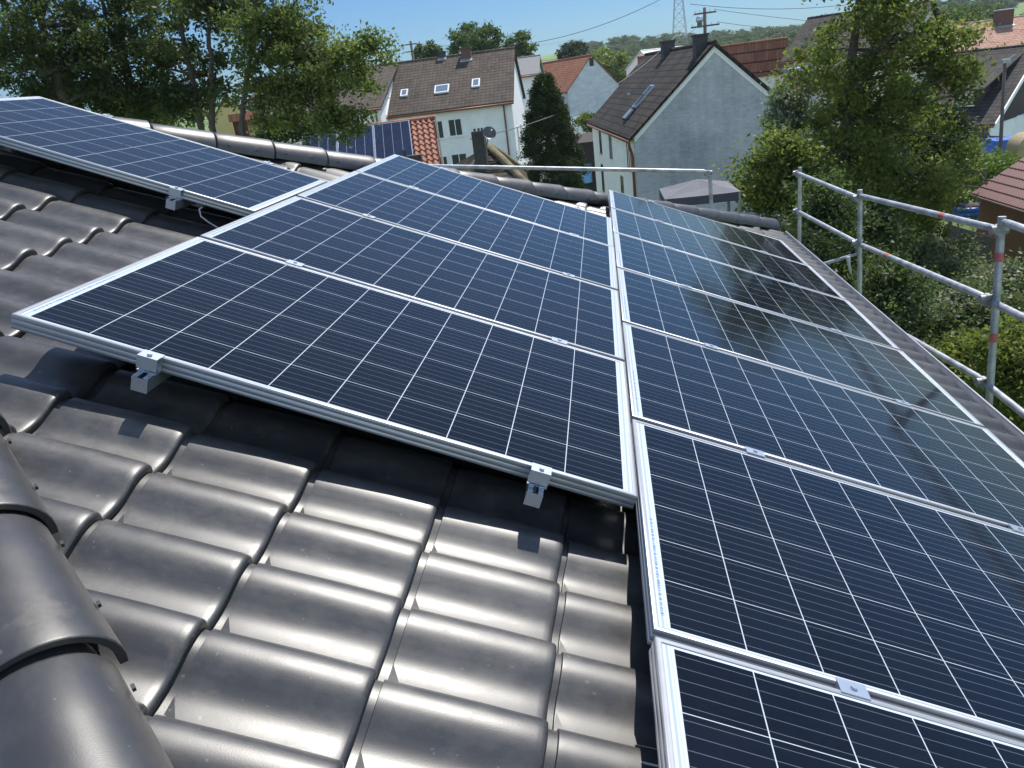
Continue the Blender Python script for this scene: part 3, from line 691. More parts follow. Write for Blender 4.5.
def skylight(ro, x, y, zr, sl, w_, h_, glass='pale_blind', open_=0.0):
    """on the front (-y) slope; y negative; h_ measured along the slope"""
    ang = math.atan(sl); z = zr + .20 - abs(y) * sl
    Mx = Matrix.Translation((x, y, z)) @ Matrix.Rotation(ang, 4, 'X')
    f = MB(); t = .09
    for lo, hi in (((-w_ / 2, -h_ / 2, -.05), (-w_ / 2 + t, h_ / 2, .09)), ((w_ / 2 - t, -h_ / 2, -.05), (w_ / 2, h_ / 2, .09)), ((-w_ / 2 + t, h_ / 2 - t, -.05), (w_ / 2 - t, h_ / 2, .09)), ((-w_ / 2 + t, -h_ / 2, -.05), (w_ / 2 - t, -h_ / 2 + t, .09))):
        f.box(lo, hi, Mx)
    fo = f.build('skylight', MAT['frame_white'], ro, local=True)
    M2 = Mx @ Matrix.Translation((0, 0, .05)) @ Matrix.Rotation(open_, 4, 'X')
    p = MB(); p.box((-w_ / 2 + t * .6, -h_ / 2 + t * .6, 0), (w_ / 2 - t * .6, h_ / 2 - t * .6, .02), M2); p.build('pane', MAT[glass], fo, local=True)
def downpipe(o, x, y, z1, name='downpipe'):
    d = MB(); d.tube([(x, y, z1), (x, y, z1 - .3), (x, y, -.3)], .06, 8); d.build(name, MAT['copper'], o, local=True, smooth=True)

# ---- white house with brown roof, centre left: its long side faces us at Y=58
eL, eR = P(391, 117, 58), P(511, 104, 58)
zE = (eL.z + eR.z) / 2; Zr = P(460, 57, 63).z
x0 = P(388, 117, 58).x; x1 = eR.x; Lx = x1 - x0; Wy = 10.4
m_brown = tile_roof_material('brown_interlocking_tiles', (.060, .047, .038), (.095, .075, .060), (.13, .105, .085), math.atan((Zr - zE) / 5.2), .30, .36)
h1, r1, s1 = gable_house('white_house', 'long white house with brown tiled roof, three skylights and two chimneys', (0.5 * (x0 + x1), 58 + Wy / 2, GZ), R(0.5), Lx, Wy, zE - GZ + .25, Zr - GZ, MAT['white_wall'], m_brown, over=.4, overg=.2)
fc = faces_of(Lx, Wy); cx1 = h1.location.x
for px, py, w_, h_ in ((454.8, 127.5, 1.05, 1.25), (437.5, 130, .85, 1.3), (459, 161, 1.2, 1.1), (443, 163, .7, 1.0), (480, 159, 1.0, 1.1)):
    q = P(px, py, 58); window(h1, fc['front'], q.x - cx1, q.z - GZ, w_, h_, 'frame_white')
fr_ = fc['right']
for y_, z_ in ((-3, 5.6), (0, 5.6), (-3, 2.7), (0, 2.7)): window(h1, fr_, y_, z_, .9, 1.2)
zr1 = Zr - GZ
def on_slope(px, py, Ya=60.5):
    """pixel -> local x,y on the front slope of h1"""
    d = ray(px, py); best = None
    for k in range(400):
        Y = 57 + k * .02; p = CAM + d * ((Y - CAM[1]) / d[1]); ly = Y - h1.location.y
        if p[2] - GZ <= zr1 + .2 - abs(ly) * s1: return p[0] - cx1, ly
    return 0, -2
for px, py, w_, h_ in ((404, 93.5, .55, .8), (441.5, 89.5, 1.1, .95), (475.5, 83.5, .60, .95)):
    lx, ly = on_slope(px, py); skylight(r1, lx, ly, zr1, s1, w_, h_)
q = P(465, 58, 62); roof_box(r1, q.x - cx1, -.35, zr1, s1, .75, .6, .75, 'brick')
q = P(439.5, 57, 62); roof_box(r1, q.x - cx1, .1, zr1, s1, .5, .5, .55, 'darkbrick', pots=1)
downpipe(h1, P(503, 106, 58).x - cx1, -Wy / 2 - .1, zE - GZ)
fs = MB()
q = P(497, 70, 62)
# fire wall strip on the lower left edge of the roof
hx = -Lx / 2 - .14; zt = zr1 + .34
fs.prism([(hx, -2.2, zt - s1 * 2.2), (hx, -Wy / 2 - .5, zt - s1 * (Wy / 2 + .5)), (hx, -Wy / 2 - .5, zt - s1 * (Wy / 2 + .5) - .75), (hx, -2.2, zt - s1 * 2.2 - .4)], (.16, 0, 0))
fs.build('fire_wall', MAT['white_wall'], h1, local=True)

# ---- its left neighbour, lower roof, mostly behind the ash trees
xa, xb = P(232, 128, 55).x, P(385, 112, 57).x; Lx2 = xb - xa
zE2 = P(372, 108, 56).z; Zr2 = Zr - .04
m_brown2 = tile_roof_material('brown_weathered_tiles', (.055, .044, .036), (.10, .08, .062), (.14, .115, .09), math.atan((Zr2 - zE2) / 5.6), .30, .36)
h1b, r1b, s1b = gable_house('brown_roofed_house', 'brown tiled house adjoining the white house on its left, partly behind the ash trees', (.5 * (xa + xb) - .1, 56 + 6.9, GZ), 0, Lx2, 13.8, zE2 - GZ, Zr2 - GZ, MAT['white_wall'], m_brown)
f2 = faces_of(Lx2, 13.8); window(h1b, f2['front'], Lx2 / 2 - 2.2, zE2 - GZ - 1.2, 1.2, 1.3, 'frame_white')
window(h1b, f2['front'], Lx2 / 2 - 5, zE2 - GZ - 1.2, 1.2, 1.3, 'frame_white')
downpipe(h1b, Lx2 / 2 - .3, -7.0, zE2 - GZ)

# ---- pale metal-clad house behind the white house
hb, rb, sb = gable_house('pale_house', 'narrow white house with pale grey roof behind the right end of the white house', (P(517, 60, 76).x, 79.5, GZ), 0, 3.4, 7, P(518, 76, 74).z - GZ, P(522, 58, 74).z - GZ, MAT['white_wall'], mat('pale_grey_roofing', (.17, .17, .175), .8, var=.15, vscale=3, stretch=(4, .4, 1)))
window(hb, faces_of(3.4, 7)['front'], .5, 5.4, .8, 1.0)

# ---- red tiled outbuilding with its own solar panels, just beyond the far hip on the left
def quad_roof_building(name, label, corners, thick, roofm, wallm, cat='outbuilding', depth=None):
    """mono slope facing us given by 4 world points: top left, top right, bottom right, bottom left"""
    tl, tr, br_, bl = corners; mid = (bl + br_) / 2
    o = empty(name, (mid.x, mid.y, GZ)); tag(o, label, cat)
    nrm = (tr - tl).cross(bl - tl).normalized(); nrm = nrm if nrm.z > 0 else -nrm
    return o, nrm
tl, tr = P(325, 133, 34.0), P(433.5, 119, 34.0); br_, bl = P(441, 166, 31.0), P(333, 180, 31.0)
bl = br_ + (tl - tr)
mid = (bl + br_) / 2; ob, nrm = quad_roof_building('red_tiled_outbuilding', 'outbuilding with red pantiled roof and dark solar panels beyond the hip caps', (tl, tr, br_, bl), .1, None, None)
ax = (tr - tl).normalized(); dn = (br_ - tr).normalized(); Lr = (tr - tl).length; Dr = (br_ - tr).length
red_pan = mat('red_pantile_clay', (.29, .115, .07), .8, var=.28, vscale=5, bump=.2, bscale=30)
# pantiles: waves along the slope with stepped courses
ncol = int(Lr / .24); nrow = max(3, int(Dr / .38)); V = []; F = []; kk = 8
for rrow in range(nrow):
    for col in range(ncol):
        b0 = len(V)
        for e, lift in ((0, .0), (1.0, .055), (1.0, 0.0)):
            for i in range(kk + 1):
                a = i / kk; h = .05 * math.sin(a * 2 * math.pi + .6) + lift
                V.append(tl + ax * ((col + a) * Lr / ncol) + dn * ((rrow + e) * Dr / nrow) + nrm * (h + .05))
        for e in range(2):
            for i in range(kk): F.append((b0 + e * (kk + 1) + i, b0 + e * (kk + 1) + i + 1, b0 + (e + 1) * (kk + 1) + i + 1, b0 + (e + 1) * (kk + 1) + i))
V = [v - ob.location for v in V]
rr_ = npmesh('roof', V, F, red_pan, ob, smooth=True, angle=50)
k = MB(); k.tube([tl + nrm * .06, tr + nrm * .06 + ax * .1], .11, 8); k.build('ridge_cap', red_pan, rr_, smooth=True)
k = MB(); k.prism([tr + ax * .05 - nrm * .12, tr + ax * .05 + nrm * .1, br_ + ax * .05 + nrm * .1, br_ + ax * .05 - nrm * .12], ax * .05); k.build('barge_board', MAT['frame_brown'], ob)
k = MB(); bk = Vector((0, 3.0, 0))
for poly in ([tr - nrm * .1, br_ - nrm * .1, Vector((br_.x, br_.y, GZ)), Vector((tr.x, tr.y, GZ))], [tl - nrm * .1, bl - nrm * .1, Vector((bl.x, bl.y, GZ)), Vector((tl.x, tl.y, GZ))], [bl - nrm * .1, br_ - nrm * .1, Vector((br_.x, br_.y, GZ)), Vector((bl.x, bl.y, GZ))], [tl - nrm * .1, tr - nrm * .1, Vector((tr.x, tr.y, GZ)), Vector((tl.x, tl.y, GZ))]):
    k.add(poly, [(0, 1, 2, 3)])
k.build('wall', MAT['white_wall'], ob)
xe = (P(409, 126, 33.7) - tl).dot(ax); pw_ = 1.0
pvm = mat('blue_solar_cells', (.012, .018, .042), .2, 0, var=.3, vscale=2, spec=.4)
i = 0
while xe - i * 1.02 > .4 and i < 3:
    a = xe - i * 1.66; b_ = a - 1.64
    s_ = empty('rooftop_solar_panel', tl + ax * a + nrm * .16); tag(s_, ['blue solar panel next to the red pantiles on the outbuilding', 'second blue solar panel from the pantiles, half hidden by ash leaves', 'third blue solar panel from the pantiles, mostly behind ash leaves'][i], 'solar panel', 'solar panels on the red outbuilding')
    k = MB(); q0 = tl + ax * b_ + dn * .12 + nrm * .14; q1 = tl + ax * a + dn * .12 + nrm * .14; LL = Dr - .55
    k.prism([q0, q1, q1 + dn * LL, q0 + dn * LL], nrm * .03); k.build('cell_sheet', pvm, s_)
    k = MB()
    for (u0, v0, u1, v1) in ((0, 0, .04, LL), (1.60, 0, 1.64, LL), (.04, 0, 1.60, .035), (.04, LL - .035, 1.60, LL)):
        k.prism([q0 + ax * u0 + dn * v0, q0 + ax * u1 + dn * v0, q0 + ax * u1 + dn * v1, q0 + ax * u0 + dn * v1], nrm * .038)
    for q in range(1, 4): k.prism([q0 + ax * (q * .41 - .006) + dn * .035, q0 + ax * (q * .41 + .006) + dn * .035, q0 + ax * (q * .41 + .006) + dn * (LL - .035), q0 + ax * (q * .41 - .006) + dn * (LL - .035)], nrm * .032)
    k.build('frame', MAT['alu_dark'], s_); i += 1
# dark vent pipe in front of the pantiles
k = MB(); vp = P(404, 152, 24)
k.tube([Vector((vp.x, 24, P(404, 165, 24).z - 5)), P(404, 150, 24)], .05, 8); k.box((-.32, -.12, -.5), (.55, .12, .0), lambda v: P(404, 153, 24) + v + Vector((0, 0, -.1)))
tag(k.build('vent_pipe', MAT['darkbrick']), 'short black vent pipe on a dark box in front of the red pantiles', 'pipe')

# ---- small mossy pyramid roof with chimney and dish
ap = P(488, 146, 21.5); c_r = P(533, 178, 19.0); c_l = P(455, 186, 19.5); c_b = c_r + Vector((c_r.x - CAM[0] - .9, c_r.y - CAM[1], 0)).normalized() * 5.0; c_bl = Vector((ap.x - 2.6, 25, c_r.z))
c_l.z = c_r.z = min(c_l.z, c_r.z) - .3
c_b.z = c_bl.z = c_r.z
so_ = empty('mossy_roofed_annex', (ap.x, 21.5, GZ)); tag(so_, 'small building with mossy dark hipped roof just beyond the hip caps', 'outbuilding')
moss = tile_roof_material('mossy_dark_tiles', (.035, .031, .027), (.065, .055, .045), (.10, .085, .05), R(38), .35, .40)
k = MB()
for a, b in ((c_l, c_r), (c_r, c_b), (c_b, c_bl), (c_bl, c_l)):
    k.add([a, b, ap], [(0, 1, 2)]); k.add([a + Vector((0, 0, -.15)), b + Vector((0, 0, -.15)), b, a], [(0, 1, 2, 3)])
ro_ = k.build('roof', moss, so_)
mossm = mat('mossy_ridge_mortar', (.17, .14, .075), .95, var=.35, vscale=6, bump=.5, bscale=14)
k = MB()
for c_ in (c_r, c_l, c_b): k.tube([ap + Vector((0, 0, .0)), ap.lerp(c_, .35) + Vector((0, 0, .03)), ap.lerp(c_, .7) + Vector((0, 0, -.0)), c_ + Vector((0, 0, .02))], [.10, .11, .10, .11], 8)
k.build('ridge_cap', mossm, ro_, smooth=True)
k = MB(); k.prism([Vector((c_l.x + .3, 19.9, GZ)), Vector((c_r.x - .3, 19.6, GZ)), Vector((c_b.x - .3, 24.7, GZ)), Vector((c_bl.x + .3, 24.7, GZ))], (0, 0, c_r.z - GZ - .12)); k.build('wall', MAT['greywall'], so_)
for i in range(5):     # shadow-cast laths across the front face
    f = .18 + i * .18; a = ap.lerp(c_l, f); b = ap.lerp(c_r, f); k = MB(); k.tube([a + Vector((0, -.02, .03)), b + Vector((0, -.02, .03))], .022, 6); k.build('tile_course', MAT['darkbrick'], ro_)
ch0 = P(478, 131, 20.6); k = MB(); bx_ = .33
k.box((-bx_ / 2, -.2, -2.2), (bx_ / 2, .2, .0), lambda v: ch0 + v)
cho = k.build('chimney', MAT['darkbrick'], ro_)
k = MB()
for dx in (-.09, .02, .11): k.tube([ch0 + Vector((dx, 0, .003)), ch0 + Vector((dx, 0, .07))], .03, 8)
k.build('chimney_pot', MAT['darkbrick'], ro_)
# dish
dc = P(489.3, 133, 20.2); ds = empty('satellite_dish', dc); tag(ds, 'round dark grey satellite dish beside the slim chimney', 'satellite dish')
k = MB(); dirn = Vector((.35, -.75, .45)).normalized(); k1 = dirn.cross(Vector((0, 0, 1))).normalized(); k2 = k1.cross(dirn); vs = [dc - dirn * .05]; nn = 20
for j, (rr, zz) in enumerate(((.07, -.045), (.13, -.02), (.185, .01))):
    for i in range(nn):
        a = 2 * math.pi * i / nn; vs.append(dc + (k1 * math.cos(a) + k2 * math.sin(a)) * rr + dirn * zz)
fs_ = [(0, 1 + i, 1 + (i + 1) % nn) for i in range(nn)] + [(1 + j * nn + i, 1 + (j + 1) * nn + i, 1 + (j + 1) * nn + (i + 1) % nn, 1 + j * nn + (i + 1) % nn) for j in range(2) for i in range(nn)]
k.add(vs, fs_); k.add([Vector(v) - dirn * .012 for v in vs], fs_)
k.build('reflector', mat('dark_dish_paint', (.07, .072, .078), .45), ds, smooth=True)
k = MB(); k.tube([dc - dirn * .04, dc - dirn * .12, P(486, 150, 20.5)], .018, 8); k.tube([dc - k2 * .17, dc + dirn * .22 - k2 * .05], .009, 6); k.build('mount_arm', MAT['steel_dark'], ds)
k = MB(); k.tube([dc + dirn * .20 - k2 * .055, dc + dirn * .26 - k2 * .04], .022, 8); k.build('receiver', MAT['cable'], ds)

# ---- grey stained house, centre
Yg = 39.0
g0 = P(634, 137, Yg); gA = P(717, 39.5, Yg); gd = Vector((-.1287, .9917, 0)); gn = Vector((.9917, .1287, 0)); Wg = 2 * (gA - g0).dot(gn); Lg = 17.0
bc_ = g0 + gn * (Wg / 2) + gd * (Lg / 2)
m_dark = tile_roof_material('black_brown_flat_tiles', (.020, .018, .017), (.036, .031, .028), (.075, .058, .042), math.atan((gA.z - g0.z) / (Wg / 2)), .9, .42, bump=.8)
g_h, g_r, g_s = gable_house('grey_house', 'tall steep-roofed house with a big windowless stained grey gable and dark tiles', (bc_.x, bc_.y, GZ), math.atan2(gd.y, gd.x), Lg, Wg, g0.z - GZ, gA.z - GZ - .25, MAT['white_wall'], m_dark, over=.25, overg=.16, gablem=MAT['stained'], thick=.16)
# local x runs away from us; +y is the left side
fg = faces_of(Lg, Wg)
def loc_on_left(px, py):
    d = ray(px, py); p0 = g0; k_ = ((p0 - Vector(CAM)).dot(-gn)) / Vector(d).dot(-gn); q = Vector(CAM) + Vector(d) * k_
    return (q - bc_).dot(gd), q.z - GZ
for px, py, w_, h_ in ((600.5, 140, 1.0, 1.75), (610.5, 142.5, 1.0, 1.85), (629, 153, 1.15, 1.7), (603, 178, 1.0, 1.8), (622.5, 186, .9, 1.1)):
    u_, z_ = loc_on_left(px, py); window(g_h, (Vector((0, Wg / 2, 0)), Vector((1, 0, 0)), Vector((0, 1, 0))), u_, z_, w_, h_, 'frame_brown', sill=True)
d_ = MB(); zc = g0.z - GZ
d_.tube([(-Lg / 2 - .1, Wg / 2 + .28, zc - .35), (-Lg / 2 + .1, Wg / 2 + .22, zc - .5), (-Lg / 2 + .12, Wg / 2 + .1, zc - .9), (-Lg / 2 + .12, Wg / 2 + .1, -.3)], .075, 8); d_.build('downpipe', MAT['copper'], g_h, local=True, smooth=True)
zrg = gA.z - GZ - .25
roof_box(g_r, -Lg / 2 + 1.2, .35, zrg, g_s, .62, .6, .85, 'darkbrick'); roof_box(g_r, -Lg / 2 + 9.5, .15, zrg, g_s, .7, .7, .75, 'darkbrick')
k = MB(); xv = -Lg / 2 - .035
for sy in (-1, 1):
    zz1 = zrg - .02; k.prism([(xv, sy * .0, zz1), (xv, sy * Wg / 2, zz1 - g_s * Wg / 2), (xv, sy * Wg / 2, zz1 - g_s * Wg / 2 - .26), (xv, 0, zz1 - .26)], (.03, 0, 0))
k.build('verge_trim', MAT['white_wall'], g_h, local=True)
# vent cowl on the near chimney
k = MB(); cxl = -Lg / 2 + 1.2
k.tube([(cxl, .35, zrg + .9), (cxl, .35, zrg + 1.15), (cxl, .35, zrg + 1.18), (cxl, .35, zrg + 1.4)], [.13, .13, .19, .15], 10); k.build('cowl', MAT['alu_dark'], g_r, local=True, smooth=True)
# open roof window: frame and tilted sash, on the left slope
ang = math.atan(g_s)
def sl_pt(x, d, up): # d = distance down the slope from the ridge on +y
    return Vector((x, d * math.cos(ang) - 0 + up * math.sin(ang), zrg + .19 - d * math.sin(ang) + up * math.cos(ang)))
def slope_hit(px, py):
    d = Vector(ray(px, py)); best = (1e9, 0, 0)
    for i in range(900):
        q = Vector(CAM) + d * (30 + i * .05); lx = (q - bc_).dot(gd); ly = -(q - bc_).dot(gn); 
        e = abs(q.z - GZ - (zrg + .19 - ly * g_s))
        if e < best[0]: best = (e, lx, ly / math.cos(ang))
    return best[1], best[2]
x_, d0 = slope_hit(644, 97)
k = MB(); ww, hh = 1.0, 1.5
def sbox(k, x0, x1, d0_, d1_, u0, u1):
    k.add([sl_pt(a, b, c) for a in (x0, x1) for b in (d0_, d1_) for c in (u0, u1)], [(0, 1, 3, 2), (4, 6, 7, 5), (0, 4, 5, 1), (2, 3, 7, 6), (0, 2, 6, 4), (1, 5, 7, 3)])
for a in ((x_ - ww / 2, x_ - ww / 2 + .1, d0 - hh / 2, d0 + hh / 2), (x_ + ww / 2 - .1, x_ + ww / 2, d0 - hh / 2, d0 + hh / 2), (x_ - ww / 2 + .1, x_ + ww / 2 - .1, d0 - hh / 2, d0 - hh / 2 + .1), (x_ - ww / 2 + .1, x_ + ww / 2 - .1, d0 + hh / 2 - .1, d0 + hh / 2)): sbox(k, *a, -.05, .1)
so2 = k.build('roof_window', MAT['alu_dark'], g_r, local=True)
k = MB(); sbox(k, x_ - ww / 2 + .1, x_ + ww / 2 - .1, d0 - hh / 2 + .1, d0 + hh / 2 - .1, -.02, .0); k.build('pane', MAT['pale_blind'], so2, local=True)
k = MB(); a0, a1 = sl_pt(x_ - ww / 2, d0, .12), sl_pt(x_ + ww / 2, d0, .12); e0 = sl_pt(x_ - ww / 2, d0 - .1, .12); dv = Vector((0, .75, .15))
k.prism([a0, a1, a1 + dv, a0 + dv], (0, 0, .05)); k.build('open_sash', MAT['pale_blind'], so2, local=True)
k = MB(); sbox(k, x_ + .2 - .5, x_ + .2 + .5, d0 + hh / 2 + .1, d0 + hh / 2 + .75, 0, .06); k.build('flashing', MAT['zinc'], so2, local=True)

# ---- houses behind
def px_gable(name, label, apex, left, right, Y, Lr_, wallm, roofm, yaw, gmat=None, over=.2):
    """gable seen from the front: apex, left and right eave pixels at depth Y; the ridge runs away in direction yaw"""
    A_, l_, r_ = P(*apex, Y), P(*left, Y), P(*right, Y); d = Vector((math.sin(yaw), math.cos(yaw), 0)); nn_ = Vector((d.y, -d.x, 0))
    half = .5 * ((A_ - l_).dot(nn_) + (r_ - A_).dot(nn_)); ze = (l_.z + r_.z) / 2; base = Vector((A_.x, A_.y, GZ)) + d * (Lr_ / 2)
    return gable_house(name, label, (base.x, base.y, GZ), math.atan2(d.y, d.x), Lr_, 2 * half, ze - GZ, A_.z - GZ, wallm, roofm, over=over, overg=.15, gablem=gmat), half
m_red = tile_roof_material('red_brown_tiles', (.20, .075, .045), (.28, .11, .065), (.34, .17, .10), R(42), .3, .36)
m_red2 = tile_roof_material('dull_red_tiles', (.17, .065, .042), (.25, .10, .06), (.30, .15, .09), R(36), .3, .36)
m_terra = tile_roof_material('terracotta_tiles', (.36, .20, .145), (.46, .28, .205), (.32, .175, .12), R(38), .35, .40)
m_slate = tile_roof_material('dark_grey_tiles', (.024, .023, .024), (.046, .043, .042), (.085, .070, .058), R(38), .33, .38)
(h6, r6, s6), hw6 = px_gable('red_roofed_barn', 'pale grey gabled barn with red roof behind the conifer', (591, 56), (560, 93), (621, 83), 112, 22, MAT['greywall'], m_red, R(-24))
k = MB(); k.box((-11.04, -.3, P(591, 62, 112).z - GZ - .5), (-10.95, .3, P(591, 62, 112).z - GZ + .5)); k.build('vent_opening', MAT['darkwood'], h6, local=True)
wl_a, wl_b = P(570, 128, 100), P(604, 122, 100)
k = MB(); k.prism([wl_a, P(570, 117.5, 100), P(604, 114, 100), wl_b, Vector((wl_b.x, 100, GZ)), Vector((wl_a.x, 100, GZ))], (0, .3, 0)); tag(k.build('garden_wall', MAT['white_wall']), 'low whitish garden wall below the pale grey barn', 'wall')
(h7, r7, s7), hw7 = px_gable('small_white_house', 'small white-roofed house between the red-roofed barn and the grey house', (641, 52), (616, 70), (668, 66), 122, 14, MAT['white_wall'], mat('bright_metal_roof', (.62, .64, .66), .45, .3), R(40))
roof_box(r7, -5.5, 1.5, h7.children[0].data.vertices[3].co.z, s7, .9, .9, 1.1, 'darkbrick')
(h8, r8, s8), hw8 = px_gable('red_brown_house', 'whitish house with red-brown roof right behind the grey house', (786, 40), (754, 71), (808, 62), 74, 13, MAT['white_wall'], m_red2, R(-72))
u8 = faces_of(13, 2 * hw8)
k = MB(); k.box((-6.55, -.25, h8.children[0].data.vertices[3].co.z - 1.6), (-6.46, .25, h8.children[0].data.vertices[3].co.z - .9)); k.build('vent_opening', MAT['darkwood'], h8, local=True)
roof_box(r8, 5.2, .4, h8.children[0].data.vertices[3].co.z, s8, .7, .7, .7, 'brick')
# dark roofed house with flat dormer, behind the right tree
A9 = R(36); p_e = P(782, 60, 66); Zr9 = P(835, 17, 70).z; ze9 = p_e.z
h9, r9, s9 = gable_house('cream_house', 'cream house with dark roof and a flat grey dormer, behind the big right tree', (p_e.x + math.cos(A9) * 4.6 + math.sin(A9) * 5, 66 - math.sin(A9) * 4.6 + math.cos(A9) * 5, GZ), -A9, 8.6, 9.5, ze9 - GZ, Zr9 - GZ, MAT['cream_wall'], m_slate, over=.5, overg=.4)
f9 = faces_of(8.6, 9.5); window(h9, f9['front'], -2.9, ze9 - GZ - 1.25, 1.0, 1.3); window(h9, f9['front'], -1.0, ze9 - GZ - 1.25, 1.0, 1.3)
window(h9, f9['front'], -2.9, ze9 - GZ - 4.1, 1.0, 1.3)
k = MB(); qa, qb = P(794, 70, 62.5), P(836, 65, 62.5); qc = P(794, 83, 62.5)
k.box((qa.x - .25, 62.2, qa.z - .15), (qb.x, 66, qa.z + .12)); k.build('flat_dormer_roof', MAT['zinc'], h9) if False else None
o9 = empty('bay_extension', ((qa.x + qb.x) / 2, 64, GZ)); tag(o9, 'flat grey roofed bay with white windows and a red-brown canopy below the cream house', 'extension')
k.build('roof', MAT['zinc'], o9)
k = MB(); k.box((qa.x, 62.5, GZ), (qb.x - .3, 66, qa.z - .15)); k.build('wall', MAT['greywall'], o9)
fo9 = (Vector((0, 62.5 - 64, 0)), Vector((1, 0, 0)), Vector((0, -1, 0)))
for i in range(3): window(o9, fo9, -1.15 + i * 1.1, (qa.z + qc.z) / 2 - GZ - .1, .95, 1.0)
k = MB(); ra, rb_ = P(779, 86, 61.5), P(836, 82, 61.5); k.add([(ra.x, 61.0, ra.z - .45), (rb_.x, 61.0, ra.z - .45), (rb_.x, 62.45, ra.z + .35), (ra.x + .8, 62.45, ra.z + .35), (ra.x, 61.0, ra.z - .55), (rb_.x, 61.0, ra.z - .55), (rb_.x, 62.45, ra.z + .2), (ra.x + .8, 62.45, ra.z + .2)], [(0, 1, 2, 3), (4, 7, 6, 5), (0, 4, 5, 1), (0, 3, 7, 4), (1, 5, 6, 2)]); k.build('canopy', m_red2, o9)
# terracotta roof
za = P(932, 30, 84).z; ta_, tb_ = P(918, 30, 84).x, P(1075, 18, 84).x; zt_e = P(940, 56, 78).z
h10, r10, s10 = gable_house('terracotta_roofed_house', 'long house with pale terracotta tiled roof at upper right', ((ta_ + tb_) / 2, 84, GZ), R(-1.0), tb_ - ta_, 12, zt_e - GZ - .4, P(975, 24, 84).z - GZ, MAT['cream_wall'], m_terra, over=.5)
ck = P(1009, 20, 82); lx_ = ck.x - h10.location.x
roof_box(r10, lx_, -.9, P(975, 24, 84).z - GZ, s10, 1.3, 1.1, 1.3, 'brick', cap='alu_dark')
# black roofed house with dormer
Y11 = 57.0
e_l, e_r = P(900, 127, Y11), P(991, 123, Y11); ze11 = P(975, 124, Y11).z; zr11 = P(975, 54, 63).z
L11 = 13; A11 = R(42); m11 = tile_roof_material('charcoal_concrete_tiles', (.026, .025, .026), (.048, .045, .043), (.10, .085, .07), math.atan((zr11 - ze11) / 7.5), .36, .40, bump=1.0)
h11, r11, s11 = gable_house('charcoal_roofed_house', 'white walled house with charcoal tile roof and a shed dormer at the right edge', (e_r.x - math.cos(A11) * L11 / 2 + math.sin(A11) * 7.5, Y11 + math.sin(A11) * L11 / 2 + math.cos(A11) * 7.5, GZ), -A11, L11, 15, ze11 - GZ, zr11 - GZ, MAT['white_wall'], m11, over=.45, overg=.35)
f11 = faces_of(L11, 15)
def on_front11(px, py, yl):
    """pixel -> local x and height on the vertical plane y=yl of the turned house"""
    al = Vector((math.cos(A11), -math.sin(A11), 0)); nm = Vector((math.sin(A11), math.cos(A11), 0)); d = Vector(ray(px, py)); c = h11.location
    k_ = ((c - Vector(CAM)).dot(nm) + yl) / d.dot(nm); q = Vector(CAM) + d * k_; return (q - c).dot(al), q.z - GZ
for px, py, w_, h_, fm in ((969, 139, 1.0, 2.2, 'frame_brown'), (982.5, 139, .6, 1.9, 'frame_brown'), (948, 137, 1.0, 1.2, 'frame_white')):
    u_, z_ = on_front11(px, py, -7.5); window(h11, f11['front'], u_, z_, w_, h_, fm, sill=False)
k = MB(); hx = L11 / 2 + .38; zz0 = zr11 - GZ + .02
k.prism([(hx, 0, zz0 + .2), (hx, -7.95, zz0 + .2 - s11 * 7.95), (hx, -7.95, zz0 - .15 - s11 * 7.95), (hx, 0, zz0 - .15)], (.08, 0, 0)); k.build('barge_board', MAT['frame_white'], r11, local=True)
k = MB(); k.prism([(L11 / 2 + .03, -7.4, ze11 - GZ - .2), (L11 / 2 + .03, 7.4, ze11 - GZ - .2), (L11 / 2 + .03, 0, zr11 - GZ - .1)], (.05, 0, 0)); k.build('gable_boarding', MAT['darkwood'], h11, local=True)
# shed dormer: box with its own dark roof
dl, dr_ = on_front11(955, 92, -6.1)[0], on_front11(980, 92, -6.1)[0]
zd0, zd1 = on_front11(967, 105, -6.1)[1], on_front11(967, 90, -6.1)[1]
k = MB(); k.box((dl, -6.1, zd0 - .3), (dr_, -.9, zd1)); k.build('dormer', MAT['darkwood'], r11, local=True)
window(h11, (Vector((0, -6.1, 0)), Vector((1, 0, 0)), Vector((0, -1, 0))), (dl + dr_) / 2 - .15, (zd0 + zd1) / 2, 1.25, 1.05, 'frame_brown', 'pale_blind')
k = MB(); zq = zd1 + .05
k.add([(dl - .4, -6.45, zq), (dr_ + .35, -6.45, zq), (dr_ + .9, -.3, zr11 - GZ - .1), (dl - .4, -.3, zr11 - GZ - .1), (dl - .4, -6.45, zq - .12), (dr_ + .35, -6.45, zq - .12), (dr_ + .9, -.3, zr11 - GZ - .3), (dl - .4, -.3, zr11 - GZ - .3)], [(0, 1, 2, 3), (4, 7, 6, 5), (0, 4, 5, 1), (1, 5, 6, 2), (0, 3, 7, 4)]); k.build('dormer_roof', m11, r11, local=True)
k = MB(); k.tube([(L11 / 2 - .2, -8.0, ze11 - GZ - .15), (L11 / 2 + .1, -7.8, ze11 - GZ - .9), (L11 / 2 + 2.6, -7.6, ze11 - GZ - 1.1), (L11 / 2 + 2.6, -7.6, -.2)], .07, 8); k.build('downpipe', MAT['wire'], h11, local=True, smooth=True)
# lean-to at the right of it
k = MB(); x0_ = P(1000, 140, 60).x; k.box((x0_ + .4, Y11 + 3.5, GZ), (x0_ + 9, Y11 + 9, GZ + 2.9)); tag(k.build('white_annex', MAT['white_wall']), 'white annex wall right of the charcoal-roofed house', 'annex')
